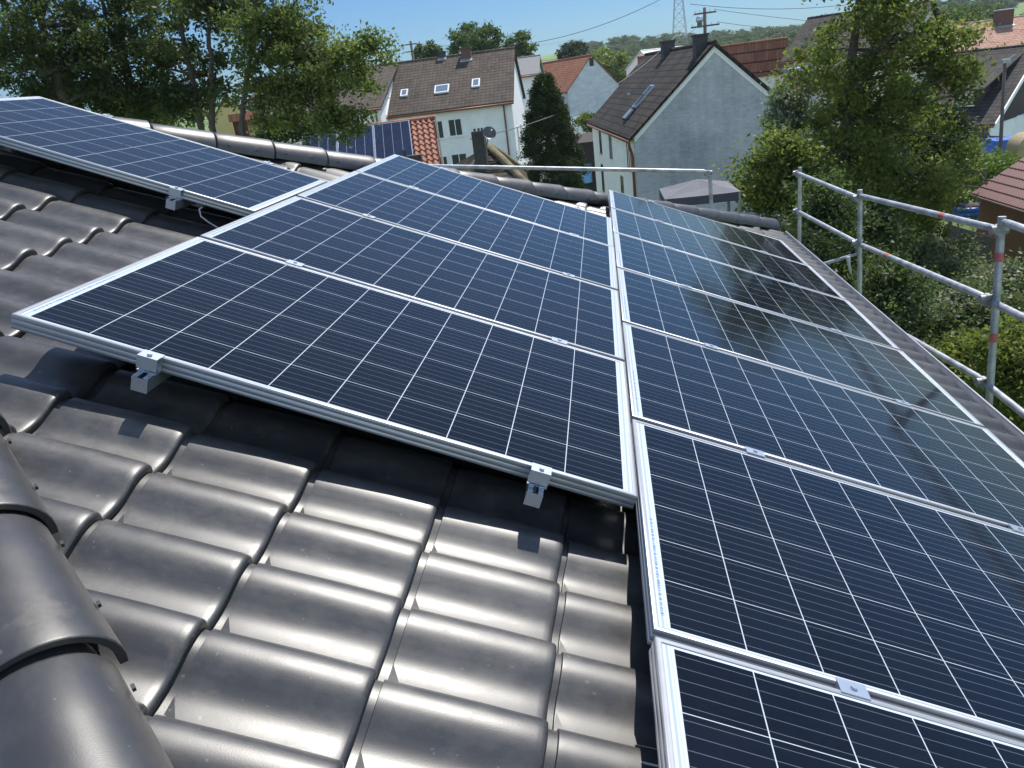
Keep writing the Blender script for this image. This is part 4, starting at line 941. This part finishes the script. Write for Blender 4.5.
# red roofed garden shed
Ys = 31.0
s_l = P(971, 194, Ys); s_r = P(1040, 220, Ys); s_l.z = s_l.z
sh = empty('garden_shed', (s_l.x + 3, Ys + 2, GZ)); tag(sh, 'brown wooden garden shed with dark red metal tile roof at the right edge', 'shed')
top0 = P(1024, 154, Ys + 2.6); 
m_shed = bpy.data.materials.new('dark_red_metal_tiles')
m_shed = mat('dark_red_metal_tiles', (.135, .034, .028), .6, var=.15, vscale=3)
ev0 = s_l; evd = (P(1024, 213, Ys) - s_l); evd = Vector((.02, -1, 0)).normalized(); slp = (P(1003, 168, Ys + 2.0) - s_l); 
up_d = Vector((.42, .75, .0)).normalized(); perp = Vector((-evd.y, evd.x, 0)).normalized(); rise = math.tan(R(33)); Wsh = 2.9; Lsh = 6.0
def shp(u, v, h=0): return ev0 + evd * u + perp * v + Vector((0, 0, v * rise + h))
k = MB(); nr_ = 9; nc_ = 30
for i in range(nr_):
    v0, v1 = Wsh * i / nr_, Wsh * (i + 1) / nr_
    vs = []
    for j in range(nc_ * 4 + 1):
        u = Lsh * j / (nc_ * 4); hh_ = .02 * math.sin(j / 4 * 2 * math.pi)
        vs += [shp(u, v0, .05 + hh_), shp(u, v1, .01 + hh_), shp(u, v0, .0 + hh_)]
    k.add(vs, [(j * 3, j * 3 + 3, j * 3 + 4, j * 3 + 1) for j in range(nc_ * 4)] + [(j * 3, j * 3 + 2, j * 3 + 5, j * 3 + 3) for j in range(nc_ * 4)])
for a, b in ((0, 1),): k.quad(shp(0, Wsh, .0), shp(Lsh, Wsh, .0), shp(Lsh, Wsh) + perp * Wsh - Vector((0, 0, Wsh * rise)), shp(0, Wsh) + perp * Wsh - Vector((0, 0, Wsh * rise)))
k.build('roof', m_shed, sh)
k = MB(); gz_ = Vector((0, 0, 0)); a = shp(.25, .3); b = shp(Lsh - .2, .3); c = b + perp * 4.6; d = a + perp * 4.6
zt_s = ev0.z + .1
def col(p, z): return Vector((p.x, p.y, z))
for p, q in ((a, b), (b, c), (c, d), (d, a)): k.add([col(p, GZ), col(q, GZ), col(q, zt_s), col(p, zt_s)], [(0, 1, 2, 3)])
k.add([col(a, zt_s), col(d, zt_s), shp(.25, Wsh)], [(0, 1, 2)])
k.build('wall', MAT['wood'], sh)
k = MB(); k.tube([shp(-.05, -.03, -.02), shp(Lsh, -.03, -.02)], .045, 8); k.build('gutter', MAT['frame_brown'], sh)
# little yellow house seen through the left trees
(hy_, ry_, sy_), hwy = px_gable('yellow_house', 'yellow gabled house with grey-brown roof glimpsed between the left tree trunks', (226, 96), (206, 116), (248, 126), 48, 6, MAT['yellow_wall'], m_brown2, R(-25))
k = MB(); ca, cb = P(228, 117, 44), P(246, 119, 44); k.box((ca.x, 44, ca.z - .3), (cb.x, 46, ca.z + .12)); k.box((ca.x + .1, 44.2, GZ), (cb.x - .1, 45.8, ca.z - .3)); tag(k.build('red_canopy', m_red), 'small red tiled porch between the left tree trunks', 'porch')

# ---- grey pavilion below the grey gable
pv0 = P(703, 181, 20.0); gz = empty('pavilion', (pv0.x, 20, GZ)); tag(gz, 'grey canvas garden pavilion in front of the stained gable', 'pavilion')
apx = P(697, 179.5, 20); cl, cr_ = P(664, 196, 19.2), P(737, 190, 19.6); hwid = (cr_.x - cl.x) / 2; zc_ = (cl.z + cr_.z) / 2
cs = [Vector((cl.x, 19.0, zc_)), Vector((cr_.x, 19.0, zc_)), Vector((cr_.x, 19 + 2 * hwid, zc_)), Vector((cl.x, 19 + 2 * hwid, zc_))]; ce = Vector(((cl.x + cr_.x) / 2, 19 + hwid, apx.z + .02)); k = MB()
for i in range(4):
    a, b = cs[i], cs[(i + 1) % 4]; m_ = (a + b) / 2; mm = m_.lerp(ce, .5) - Vector((0, 0, .05)); k.add([a, m_ - Vector((0, 0, .02)), mm, a.lerp(ce, .5)], [(0, 1, 2, 3)]); k.add([m_ - Vector((0, 0, .02)), b, b.lerp(ce, .5), mm], [(0, 1, 2, 3)]); k.add([a.lerp(ce, .5), mm, ce], [(0, 1, 2)]); k.add([mm, b.lerp(ce, .5), ce], [(0, 1, 2)])
k.build('canopy', MAT['fabric'], gz)
k = MB()
for i in range(4):
    a, b = cs[i], cs[(i + 1) % 4]; k.quad(a - Vector((0, 0, .01)), b - Vector((0, 0, .01)), b - Vector((0, 0, .22)), a - Vector((0, 0, .22)))
k.build('valance', MAT['fabric_dark'], gz)
for i in range(4):
    k = MB(); q = cs[i].lerp(ce, .03); k.tube([Vector((q.x, q.y, zc_ - .02)), Vector((q.x, q.y, GZ))], .04, 8); k.build('leg', MAT['steel_dark'], gz)

# ---- poles, pylon, wires
up_ = P(704.5, 7.5, 58); k = empty('utility_pole', (up_.x, 58, GZ)); tag(k, 'wooden utility pole with two crossarms above the grey house chimney', 'utility pole')
b = MB(); b.tube([Vector((up_.x, 58, GZ)), up_], [.17, .11], 10); b.build('pole', MAT['pole_wood'], k, smooth=True)
for dz, wd in ((-.35, .75), (-1.15, .95)):
    b = MB(); b.box((-wd, -.05, -.05), (wd, .05, .05), lambda v: up_ + v + Vector((0, -.14, dz))); b.build('crossarm', MAT['pole_wood'], k)
    for dx in (-wd + .1, -wd * .45, wd * .45, wd - .1):
        b = MB(); b.tube([up_ + Vector((dx, -.14, dz + .05)), up_ + Vector((dx, -.14, dz + .2))], .045, 6); b.build('insulator', MAT['frame_white'], k)
up2 = P(410.5, 41, 80); k = empty('utility_pole', (up2.x, 80, GZ)); tag(k, 'dark utility pole with short crossarms behind the brown roof ridge', 'utility pole')
b = MB(); b.tube([Vector((up2.x, 80, GZ)), up2], [.17, .12], 8); b.build('pole', MAT['pole_wood'], k, smooth=True)
for dz in (-.3, -.95):
    b = MB(); b.box((-.6, -.05, -.05), (.6, .05, .05), lambda v: up2 + v + Vector((0, -.15, dz))); b.build('crossarm', MAT['pole_wood'], k)
lp = P(1005, 62, 44); k = empty('lamp_post', (lp.x - .3, 44, GZ)); tag(k, 'tall grey post in front of the charcoal-roofed house', 'post')
b = MB(); b.tube([Vector((P(1000, 145, 44).x, 44, GZ)), P(1000.5, 145, 44), lp], [.10, .10, .075], 8); b.build('pole', MAT['pole_wood'], k, smooth=True)
b = MB(); b.box((-.16, -.12, -.05), (.22, .12, .14), lambda v: lp + v); b.tube([lp + Vector((.1, 0, .1)), lp + Vector((.45, 0, .28))], .04, 6); b.build('lamp_head', MAT['steel'], k)
mast = P(968, 24, 70)
b = MB(); b.tube([Vector((mast.x, 70, GZ)), mast], .06, 8); b.tube([mast + Vector((-.3, 0, -.15)), mast + Vector((.3, 0, -.15))], .035, 6); tag(b.build('roof_mast', MAT['steel_dark'], smooth=True), 'slim dark mast in front of the terracotta roof', 'mast')
# lattice pylon far away
pt = P(677, -45, 430); pb = Vector((pt.x, 430, ground_height(pt.x, 430))); H = pt.z - pb.z; py = empty('power_pylon', pb); tag(py, 'far grey lattice power pylon above the grey house roof', 'pylon')
b = MB(); prev = None
for i in range(13):
    f = i / 12; hw = 3.6 * (1 - f) ** 1.3 + .85; z = H * f; cur = [pb + Vector((sx * hw, sy * hw, z)) for sx, sy in ((-1, -1), (1, -1), (1, 1), (-1, 1))]
    if prev:
        for j in range(4):
            b.tube([prev[j], cur[j]], .10, 4, caps=False); b.tube([prev[j], cur[(j + 1) % 4]], .05, 4, caps=False); b.tube([prev[(j + 1) % 4], cur[j]], .05, 4, caps=False)
            b.tube([cur[j], cur[(j + 1) % 4]], .05, 4, caps=False)
    prev = cur
b.build('lattice', MAT['steel_dark'], py)
for f in (.62, .76, .9):
    b = MB(); b.tube([pb + Vector((-8, 0, H * f)), pb + Vector((8, 0, H * f))], .2, 4); b.tube([pb + Vector((-8, 0, H * f)), pb + Vector((0, 0, H * (f + .05)))], .12, 4); b.tube([pb + Vector((8, 0, H * f)), pb + Vector((0, 0, H * (f + .05)))], .12, 4); b.build('crossarm', MAT['steel_dark'], py)
def wire(a, b, sag, r, label, name='power_line', n=24, group=None):
    k = MB(); pts_ = [a.lerp(b, i / n) - Vector((0, 0, sag * 4 * (i / n) * (1 - i / n))) for i in range(n + 1)]; k.tube(pts_, r, 5); tag(k.build(name, MAT['wire']), label, 'wire', group)
wire(up_ + Vector((-.6, -.14, -.2)), P(470, 139, 27), 1.3, .016, 'service cable sagging from the utility pole down to the left past the conifer')
wire(up_ + Vector((-.3, -.14, -1.0)), P(636, 66, 54), .2, .014, 'short service cable from the utility pole to the grey house roof')
wire(up_ + Vector((.6, -.14, -.2)), P(1100, 24, 90), .9, .016, 'upper wire running right from the utility pole')
wire(up_ + Vector((.8, -.14, -1.0)), P(1100, 36, 90), .9, .016, 'lower wire running right from the utility pole')
wire(P(500, 47, 420), pb + Vector((-8, 0, H * .62)), 4, .15, 'upper high-voltage line left of the far pylon')
wire(P(480, 63, 420), pb + Vector((-8, 0, H * .62 - 16)), 4, .13, 'lower high-voltage line left of the far pylon')
wire(P(690, 4, 420), P(900, -4, 480), 4, .15, 'high-voltage line right of the far pylon')
wire(P(360, 53, 80), up2 + Vector((-.5, -.15, -.3)), .5, .018, 'wire left of the dark utility pole behind the brown roof')
wire(up2 + Vector((.5, -.15, -.3)), P(570, 40, 200), .8, .02, 'wire right of the dark utility pole, above the brown roof')

# ---- odds and ends in the gardens
bp_ = P(970, 206, 37); k = empty('paddling_pool', (bp_.x, 37, bp_.z)); tag(k, 'blue inflatable paddling pool on the lawn left of the shed', 'paddling pool')
def torus(k, c, R_, r_, sx=1.0):
    n, m2 = 24, 8; vs = [(c.x + (R_ + r_ * math.cos(2 * math.pi * j / m2)) * math.cos(2 * math.pi * i / n) * sx, c.y + (R_ + r_ * math.cos(2 * math.pi * j / m2)) * math.sin(2 * math.pi * i / n), c.z + r_ * math.sin(2 * math.pi * j / m2)) for i in range(n) for j in range(m2)]
    k.add(vs, [(i * m2 + j, ((i + 1) % n) * m2 + j, ((i + 1) % n) * m2 + (j + 1) % m2, i * m2 + (j + 1) % m2) for i in range(n) for j in range(m2)])
for z in (.12, .32):
    b = MB(); torus(b, Vector((bp_.x, 37, bp_.z - .4 + z)), .62, .12, 1.15); b.build('ring', MAT['blue'], k, smooth=True)
b = MB(); b.tube([Vector((bp_.x - .3, 36.8, bp_.z + .02)), Vector((bp_.x - .1, 36.7, bp_.z + .12)), Vector((bp_.x + .4, 36.8, bp_.z + .04))], [.09, .12, .08], 10); tag(b.build('pool_toy', MAT['pink'], smooth=True), 'pale pink inflatable toy lying in the blue paddling pool', 'pool toy')
tp = P(1003, 143, 48); b = MB()
for i in range(1): b.box((-1.0, -.8, -.5), (1.0, .8, .25), lambda v: tp + Vector((v.x * (1 - .25 * (v.z > 0)), v.y, v.z)))
tag(b.build('tarpaulin', MAT['blue']), 'blue tarpaulin over a stack beside the grey post', 'tarpaulin')
hb_ = P(1028, 147, 44); b = MB(); b.tube([hb_ + Vector((-.1, -.75, 0)), hb_ + Vector((0, .75, 0))], .72, 20); tag(b.build('hay_bale', MAT['hay'], smooth=True, angle=40), 'round straw bale at the right edge beside the grey post', 'bale')
bs = P(586, 172, 66); b = MB(); b.tube([bs - Vector((0, 0, .9)), bs - Vector((0, 0, .85)), bs + Vector((0, 0, .6)), bs + Vector((0, 0, .65))], [.4, .48, .48, .4], 12); tag(b.build('rain_barrel', mat('light_blue_plastic', (.16, .40, .72), .4), smooth=True, angle=40), 'light blue barrel on the lawn beside the conifer', 'barrel')
db = P(574, 148, 66); b = MB(); b.box((db.x - 2.2, 66, GZ), (db.x + 2.3, 69, P(574, 145, 66).z)); b.prism([(db.x - 2.4, 65.8, P(574, 145, 66).z + .01), (db.x + 2.5, 65.8, P(574, 145, 66).z + .01), (db.x + 2.5, 69.2, P(574, 145, 66).z + .5), (db.x - 2.4, 69.2, P(574, 145, 66).z + .5)], (0, 0, .12)); tag(b.build('dark_hut', MAT['darkwood']), 'low dark wooden hut on the lawn left of the grey house', 'hut')
rp = P(808, 147, 30)
for px, py, lab in ((808, 148, 'red garden parasol glimpsed through the tree left of its trunk'), (831, 150, 'smaller red garden parasol glimpsed beside the tree trunk')):
    q = P(px, py, 40); k = empty('parasol', (q.x, 40, GZ)); tag(k, lab, 'parasol'); b = MB(); vs = [q + Vector((0, 0, .35))] + [q + Vector((1.0 * math.cos(i * math.pi / 4), 1.0 * math.sin(i * math.pi / 4), 0)) for i in range(8)]
    b.add(vs, [(0, 1 + i, 1 + (i + 1) % 8) for i in range(8)]); b.build('canopy', MAT['redcloth'], k); b = MB(); b.tube([q + Vector((0, 0, .3)), Vector((q.x, q.y, GZ))], .03, 6); b.build('pole', MAT['frame_white'], k)
# wooden fence rail by the shrubs
fa, fb = P(925, 168, 36), P(985, 172, 36); k = empty('wooden_fence', (fa.x, 36, GZ)); tag(k, 'weathered wooden rail fence left of the shed', 'fence')
b = MB(); b.tube([fa, fb], .09, 6); b.tube([fa - Vector((0, 0, .7)), fb - Vector((0, 0, .7))], .07, 6); b.build('rail', MAT['pole_wood'], k)
for f in (0, .5, 1): b = MB(); q = fa.lerp(fb, f); b.tube([Vector((q.x, q.y, GZ)), q + Vector((0, 0, .15))], .09, 6); b.build('post', MAT['pole_wood'], k)
f0, f1 = P(952, 228, 27), P(992, 240, 27); k = empty('picket_fence', (f0.x, 27, GZ)); tag(k, 'dark low picket fence in front of the shed', 'fence')
b = MB()
for i in range(22):
    q = f0.lerp(f1, i / 21); b.box((-.03, -.012, GZ - q.z), (.03, .012, .1), lambda v: q + v)
b.tube([f0 - Vector((0, .03, .15)), f1 - Vector((0, .03, .15))], .03, 5); b.build('pickets', MAT['pole_wood'], k)
# paved strip in the garden at right
def ground_patch(name, pxs, z, m_):
    pts_ = []
    for px, py in pxs:
        d = ray(px, py); kq = (z - CAM[2]) / d[2]; pts_.append(Vector(CAM + d * kq))
    b = MB(); b.add(pts_, [tuple(range(len(pts_)))]); tag(b.build(name, m_), kind='structure')
ground_patch('path', [(860, 262), (1030, 262), (1030, 282), (860, 286)], GZ + .03, mat('pale_gravel', (.42, .39, .34), .95, var=.25, vscale=4))
ground_patch('yard', [(880, 150), (1040, 146), (1040, 160), (880, 166)], GZ + .03, mat('grey_paving', (.30, .29, .28), .95, var=.2, vscale=2))

# ================================================================== trees and shrubs
def leaves(cl, n, size, spread, up=.35, aspect=.55, seed=1, soft=True):
    """cl: array of clump centres (with radius); n leaf quads scattered around them"""
    r_ = np.random.default_rng(seed)
    n = int(n * 2.1); size *= .68; idx = r_.integers(0, len(cl), n); c = cl[idx, :3]; rad = cl[idx, 3:4]
    d = r_.normal(size=(n, 3)); d /= np.linalg.norm(d, axis=1)[:, None]; rr = r_.random((n, 1)) ** .5
    pos = c + (d * rr * rad * spread if not soft else r_.normal(size=(n, 3)) * rad * spread * .5) * np.array([1, 1, .72])
    nor = r_.normal(size=(n, 3)) * .75 + np.array([0, 0, up * 2]) + d * .5; nor /= np.linalg.norm(nor, axis=1)[:, None]
    a = np.cross(nor, r_.normal(size=(n, 3))); a /= np.linalg.norm(a, axis=1)[:, None]; b = np.cross(nor, a)
    L_ = size * (.6 + .8 * r_.random((n, 1))); W_ = L_ * aspect; fold = nor * L_ * .12
    v = np.stack([pos - a * L_ * .5, pos + b * W_ * .5 - fold, pos + a * L_ * .5, pos - b * W_ * .5 - fold], 1)
    return v.reshape(-1, 3), np.arange(4 * n).reshape(n, 4)
def clumps(ells, per, seed, shell=.55, rad=(.35, .7)):
    r_ = np.random.default_rng(seed); out_ = []
    for (c, rx, ry, rz), k_ in zip(ells, per):
        for _ in range(k_):
            d = r_.normal(size=3); d /= np.linalg.norm(d); q = r_.random() ** shell
            out_.append([c[0] + d[0] * rx * q, c[1] + d[1] * ry * q, c[2] + d[2] * rz * q, r_.uniform(*rad)])
    return np.array(out_)
def px_ell(px, py, rx, ry, Y, depth=None):
    c = P(px, py, Y); k_ = (Y - CAM[1]) / FPX * 1.02; return (c, rx * k_, depth or max(1.0, min(rx, ry * 1.6) * k_), ry * k_)
def limb(b, a, e, r0, r1, wob, r_, n=6):
    pts_ = [a.lerp(e, i / n) + Vector((r_.normal(0, wob), r_.normal(0, wob), r_.normal(0, wob * .5))) * (1 if 0 < i < n else 0) for i in range(n + 1)]
    b.tube(pts_, [r0 + (r1 - r0) * i / n for i in range(n + 1)], 7, caps=False); return pts_
def tree(name, label, trunks, ells, per, nleaf, size, leafm, group=None, seed=1, limbs=14, cat='tree', spread=1.0, rad=(.35, .7), up=.35, aspect=.55, cast=True, tr=.16, shell=.55):
    """trunks: list of polylines (world points) from the ground up"""
    base = Vector(trunks[0][0]); o = empty(name, base); tag(o, label, cat, group); r_ = np.random.default_rng(seed + 500)
    cl = clumps(ells, per, seed, shell, rad)
    b = MB(); tp = []
    for t in trunks:
        t = [Vector(p) for p in t]; pts_ = []
        for i in range(len(t) - 1):
            for j in range(5): pts_.append(t[i].lerp(t[i + 1], j / 5) + Vector((r_.normal(0, .018), r_.normal(0, .018), 0)) * (1 if i + j else 0))
        pts_.append(t[-1]); n = len(pts_)
        b.tube(pts_, [tr * (1 - .78 * i / n) for i in range(n)], 9, caps=False); tp += [(p, tr * (1 - .78 * i / n)) for i, p in enumerate(pts_) if i > n * .3]
    sel = r_.permutation(len(cl))[:limbs]
    for i in sel:
        e = Vector(cl[i, :3]); c_ = [(p, q) for p, q in tp if p.z < e.z + .4] or tp; p, q = min(c_, key=lambda k_: (k_[0] - e).length + r_.random() * .8); limb(b, p, e, min(q * .6, .07), .012, .10, r_)
    b.build('trunk', MAT['bark'], o, smooth=True)
    V, F = leaves(cl, nleaf, size, spread, up, aspect, seed); V = V - np.array(base)
    npmesh('crown', V, F, MAT[leafm], o)
    return o
def vtrunk(px_top, Y, ztop=None, lean=0):
    pass
def tk(pxs, Y):
    """trunk polyline from pixels (top to bottom) continued down to the ground"""
    pts_ = [P(x, y, Y) for x, y in pxs][::-1]; lo = pts_[0]; dr = (pts_[1] - pts_[0]); dr = dr / max(.05, dr.z)
    g_ = Vector((lo.x - dr.x * .5, Y, GZ)); return [g_, lo] + pts_[1:]

# left group
ASH = 'ash trees behind the far hip'
tree('ash_tree', 'dark dense ash tree at the far left, leaning trunk', [tk([(-12, -40), (20, 40), (65, 102)], 17), tk([(60, -40), (40, 20), (65, 102)], 17)[1:]], [px_ell(20, -5, 75, 50, 17), px_ell(25, 55, 75, 36, 17), px_ell(70, 96, 62, 18, 17.5), px_ell(92, 50, 38, 40, 17.5)], [52, 52, 50, 34], 11000, .15, 'leaf_left', ASH, seed=3, limbs=44, rad=(.2, .46), tr=.12, shell=.4)
tree('ash_tree', 'ash tree second from left with thin forked trunk', [tk([(118, -30), (123, 40), (138, 116)], 18.5), tk([(92, -30), (118, 50), (138, 118)], 18.5)[1:]], [px_ell(115, -5, 48, 40, 18.5), px_ell(128, 45, 44, 40, 18.5), px_ell(145, 104, 50, 15, 18.5)], [34, 40, 44], 7600, .15, 'leaf_left', ASH, seed=4, limbs=34, rad=(.2, .44), tr=.09, shell=.4)
tree('ash_tree', 'ash tree with two straight trunks in the middle of the left group', [tk([(170, -40), (178, 10), (188, 60), (201, 124)], 17.5), tk([(209, -40), (208, 10), (211, 70), (212, 126)], 17.2)], [px_ell(190, -5, 62, 40, 17.4), px_ell(172, 58, 36, 34, 17.6), px_ell(185, 100, 30, 18, 17.8), px_ell(228, 25, 34, 44, 17.4), px_ell(218, 84, 20, 22, 17.6)], [40, 26, 20, 26, 10], 7200, .145, 'leaf_left', ASH, seed=5, limbs=36, rad=(.18, .42), tr=.095, shell=.4)
tree('ash_tree', 'lighter ash tree reaching in front of the brown roof, rightmost of its group', [tk([(262, -30), (254, 30), (250, 62), (240, 127)], 16.4), tk([(310, -20), (268, 45), (247, 75), (241, 127)], 16.4)], [px_ell(280, 0, 52, 40, 16.4), px_ell(284, 50, 50, 36, 16.2), px_ell(322, 60, 44, 24, 16.2), px_ell(292, 100, 46, 28, 16.2), px_ell(362, 52, 34, 15, 16.2), px_ell(340, 122, 30, 16, 16), px_ell(345, 88, 30, 14, 16.2)], [34, 36, 26, 40, 16, 16, 10], 12000, .135, 'leaf_light', ASH, seed=6, limbs=46, rad=(.16, .38), tr=.07, shell=.4)
# big right tree and its neighbours
tree('maple_tree', 'tall light green tree at right, taller than the roofs, thick dark trunk', [tk([(868, -40), (856, 20), (848, 90), (842, 160)], 24), tk([(905, -20), (880, 40), (852, 90)], 24)[1:]], [px_ell(872, 0, 58, 36, 24), px_ell(868, 60, 75, 40, 24), px_ell(905, 95, 50, 46, 24), px_ell(845, 110, 62, 40, 24), px_ell(878, 160, 88, 46, 24), px_ell(940, 40, 25, 18, 24), px_ell(955, 72, 14, 14, 24)], [28, 33, 22, 30, 62, 12, 9], 15500, .21, 'leaf_right', seed=8, limbs=52, rad=(.3, .66), tr=.24)
tree('bushy_tree', 'bright green bushy tree between the grey gable and the tall right tree', [tk([(790, 110), (790, 150), (788, 205)], 21)], [px_ell(782, 168, 42, 38, 21), px_ell(815, 195, 44, 34, 21), px_ell(768, 190, 26, 22, 21)], [36, 30, 14], 8500, .20, 'leaf_right', seed=9, limbs=16, rad=(.3, .6), tr=.10)
tree('silvery_tree', 'slender silvery green tree top beside the grey gable', [tk([(787, 80), (788, 120), (789, 160)], 26)], [px_ell(787, 112, 16, 30, 26), px_ell(795, 100, 14, 16, 26)], [20, 9], 2600, .20, 'leaf_silver', seed=10, limbs=8, rad=(.25, .5), tr=.07)
tree('dark_shrub', 'dark round evergreen bush below the charcoal-roofed house', [tk([(936, 110), (936, 130), (936, 150)], 32)], [px_ell(934, 138, 30, 26, 32)], [60], 7000, .22, 'leaf_dark', seed=12, limbs=5, rad=(.35, .6), tr=.10, cat='shrub')
for i, (px, py, rx, ry, Y, n, nm, lab, lm_) in enumerate([
        (150, 122, 60, 16, 26, 3600, 'dark_shrub', 'dark hedge bush between the trunks at the far left, behind the hip', 'leaf_left'),
        (290, 128, 36, 12, 24, 2600, 'dark_shrub', 'dark hedge bush between the ash trees and the red outbuilding', 'leaf_left'),
        (985, 168, 30, 16, 38, 3600, 'lime_shrub', 'bright lime green shrub in front of the charcoal-roofed house', 'leaf_fresh'),
        (905, 205, 55, 34, 24, 7000, 'leafy_bush', 'leafy green bush under the tall right tree', 'leaf_right'),
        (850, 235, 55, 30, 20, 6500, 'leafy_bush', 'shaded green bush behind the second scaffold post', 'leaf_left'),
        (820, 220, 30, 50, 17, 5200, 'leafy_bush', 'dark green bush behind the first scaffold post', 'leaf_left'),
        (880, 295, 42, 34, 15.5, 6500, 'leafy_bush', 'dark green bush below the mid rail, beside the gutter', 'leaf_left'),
        (940, 262, 40, 26, 23, 4000, 'leafy_bush', 'pale grassy bush left of the picket fence', 'leaf_shrub'),
        (955, 320, 62, 32, 17, 8500, 'flowering_shrub', 'pale flowering shrub mass beyond the mid rail', 'leaf_shrub'),
        (1012, 290, 40, 20, 19, 5200, 'flowering_shrub', 'pale flowering shrub behind the nearest scaffold post', 'leaf_shrub'),
        (1010, 375, 48, 50, 13, 7500, 'leafy_bush', 'fresh green bush right of the nearest scaffold post', 'leaf_right'),
        (950, 372, 40, 30, 14, 5200, 'leafy_bush', 'green bush between the gutter and the nearest scaffold post', 'leaf_right'),
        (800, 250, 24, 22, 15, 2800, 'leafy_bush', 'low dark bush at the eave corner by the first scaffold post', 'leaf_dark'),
        (935, 196, 22, 16, 30, 1800, 'leafy_bush', 'small green bush left of the paddling pool', 'leaf_right')]):
    c = P(px, py, Y); e = px_ell(px, py, rx, ry, Y); low = (Vector((c.x, c.y, (c.z + GZ) / 2 - .2)), e[1] * .9, e[2] * .9, max(.5, (c.z - GZ) / 2))
    g_ = Vector((c.x, Y, GZ)); tree(nm, lab, [[g_, g_.lerp(c, .5), c]], [e, low], [46, 34], int(n * 1.2), .15 if Y < 18 else .19, lm_, seed=30 + i, limbs=12, rad=(.28, .52), tr=.05, cat='shrub', shell=.4)

# conifer
def conifer():
    Y = 35; top = P(543, 76, Y); base = Vector((top.x, Y, GZ)); o = empty('conifer', base); tag(o, 'dense dark green columnar conifer left of the grey house', 'conifer')
    H = top.z - GZ; r_ = np.random.default_rng(77); cl = []
    for i in range(900):
        f = r_.random() ** .9; z = f * H; rad = 1.42 * min(1, (1 - f) * 2.3) ** .62 + .05; a = r_.random() * 2 * math.pi; q = .45 + .6 * r_.random() ** .6
        cl.append([base.x + math.cos(a) * rad * q, Y + math.sin(a) * rad * q, GZ + z, .22 + .16 * r_.random()])
    cl = np.array(cl); r2 = np.random.default_rng(5)
    V, F = leaves(cl, 46000, .15, 1.0, up=.1, aspect=.45, seed=78, soft=False); npmesh('crown', V - np.array(base), F, MAT['leaf_thuja'], o)
    b = MB(); b.tube([base, base.lerp(top, .5), top - Vector((0, 0, .4))], [.2, .12, .03], 8); b.build('trunk', MAT['bark'], o)
conifer()
# trees behind the houses
for i, (px, py, rx, ry, Y, n, lab, lm_) in enumerate([
        (476, 44, 24, 16, 95, 3600, 'round green tree directly behind the brick chimney of the white house', 'leaf_far'),
        (520, 50, 15, 15, 110, 2000, 'smaller tree behind the right end of the brown roof', 'leaf_far'),
        (427, 54, 13, 10, 100, 1600, 'small round tree behind the brown ridge, beside the dark pole', 'leaf_far'),
        (606, 68, 22, 16, 150, 2200, 'light green tree between the barn and the small white house', 'leaf_right'),
        (572, 54, 14, 10, 170, 1400, 'dark tree behind the red barn roof ridge', 'leaf_dark'),
        (965, 20, 30, 12, 130, 2600, 'broad green tree behind the terracotta roof', 'leaf_far'),
        (1012, 56, 20, 8, 68, 1500, 'green treetop between the terracotta roof and the charcoal roof', 'leaf_fresh'),
        (590, 122, 14, 8, 92, 1200, 'low green hedge bush in front of the garden wall', 'leaf_right')]):
    c = P(px, py, Y); e = px_ell(px, py, rx, ry, Y); g_ = Vector((c.x, Y, ground_height(c.x, Y))); tree('leafy_tree', lab, [[g_, g_.lerp(c, .6), c]], [e], [60], n, .012 * Y * .32 + .12, lm_, seed=60 + i, limbs=8, rad=(e[1] * .16, e[1] * .3), tr=.2, shell=.4)
# woods on the hill: individual far crowns, one mesh copied
def far_tree():
    o = empty('hill_tree', (0, 0, 0)); cl = clumps([(Vector((0, 0, 5.5)), 4.2, 4.2, 4.9)], [52], 90, .4, (.9, 1.7)); V, F = leaves(cl, 1500, .95, 1.0, .3, .75, 91)
    npmesh('crown', V, F, MAT['leaf_far'], o); b = MB(); b.tube([(0, 0, -.5), (0, 0, 6)], [.35, .15], 6); b.build('trunk', MAT['bark'], o, local=True); return o
ft = far_tree(); firstf = True; r_ = np.random.default_rng(21)
def put_far(px, Y, sc_=1.0):
    global firstf
    c = P(px, 60, Y); o = ft if firstf else copy_tree(ft); firstf = False
    o.location = (c.x, Y, ground_height(c.x, Y) - 2.6 * sc_); o.scale = (sc_ * r_.uniform(1.15, 1.9),) * 2 + (sc_ * r_.uniform(.75, 1.25),); o.rotation_euler = (0, 0, r_.uniform(0, 6.28))
    tag(o, 'one of the round green trees of the far hillside wood on the skyline', 'tree', 'trees of the far hillside wood')
for row, (Y, n, x0_, x1_) in enumerate(((330, 30, 590, 790), (400, 34, 586, 860), (470, 36, 584, 900), (560, 40, 580, 1060), (680, 40, 575, 1080))):
    for i in range(n): put_far(x0_ + (x1_ - x0_) * (i + r_.uniform(-.45, .45)) / (n - 1), Y + r_.uniform(-40, 40), 1.0)
for px, Y in ((552, 300), (590, 330), (820, 300), (845, 330), (965, 240), (990, 260), (1015, 250), (1040, 240)): put_far(px, Y, 1.1)
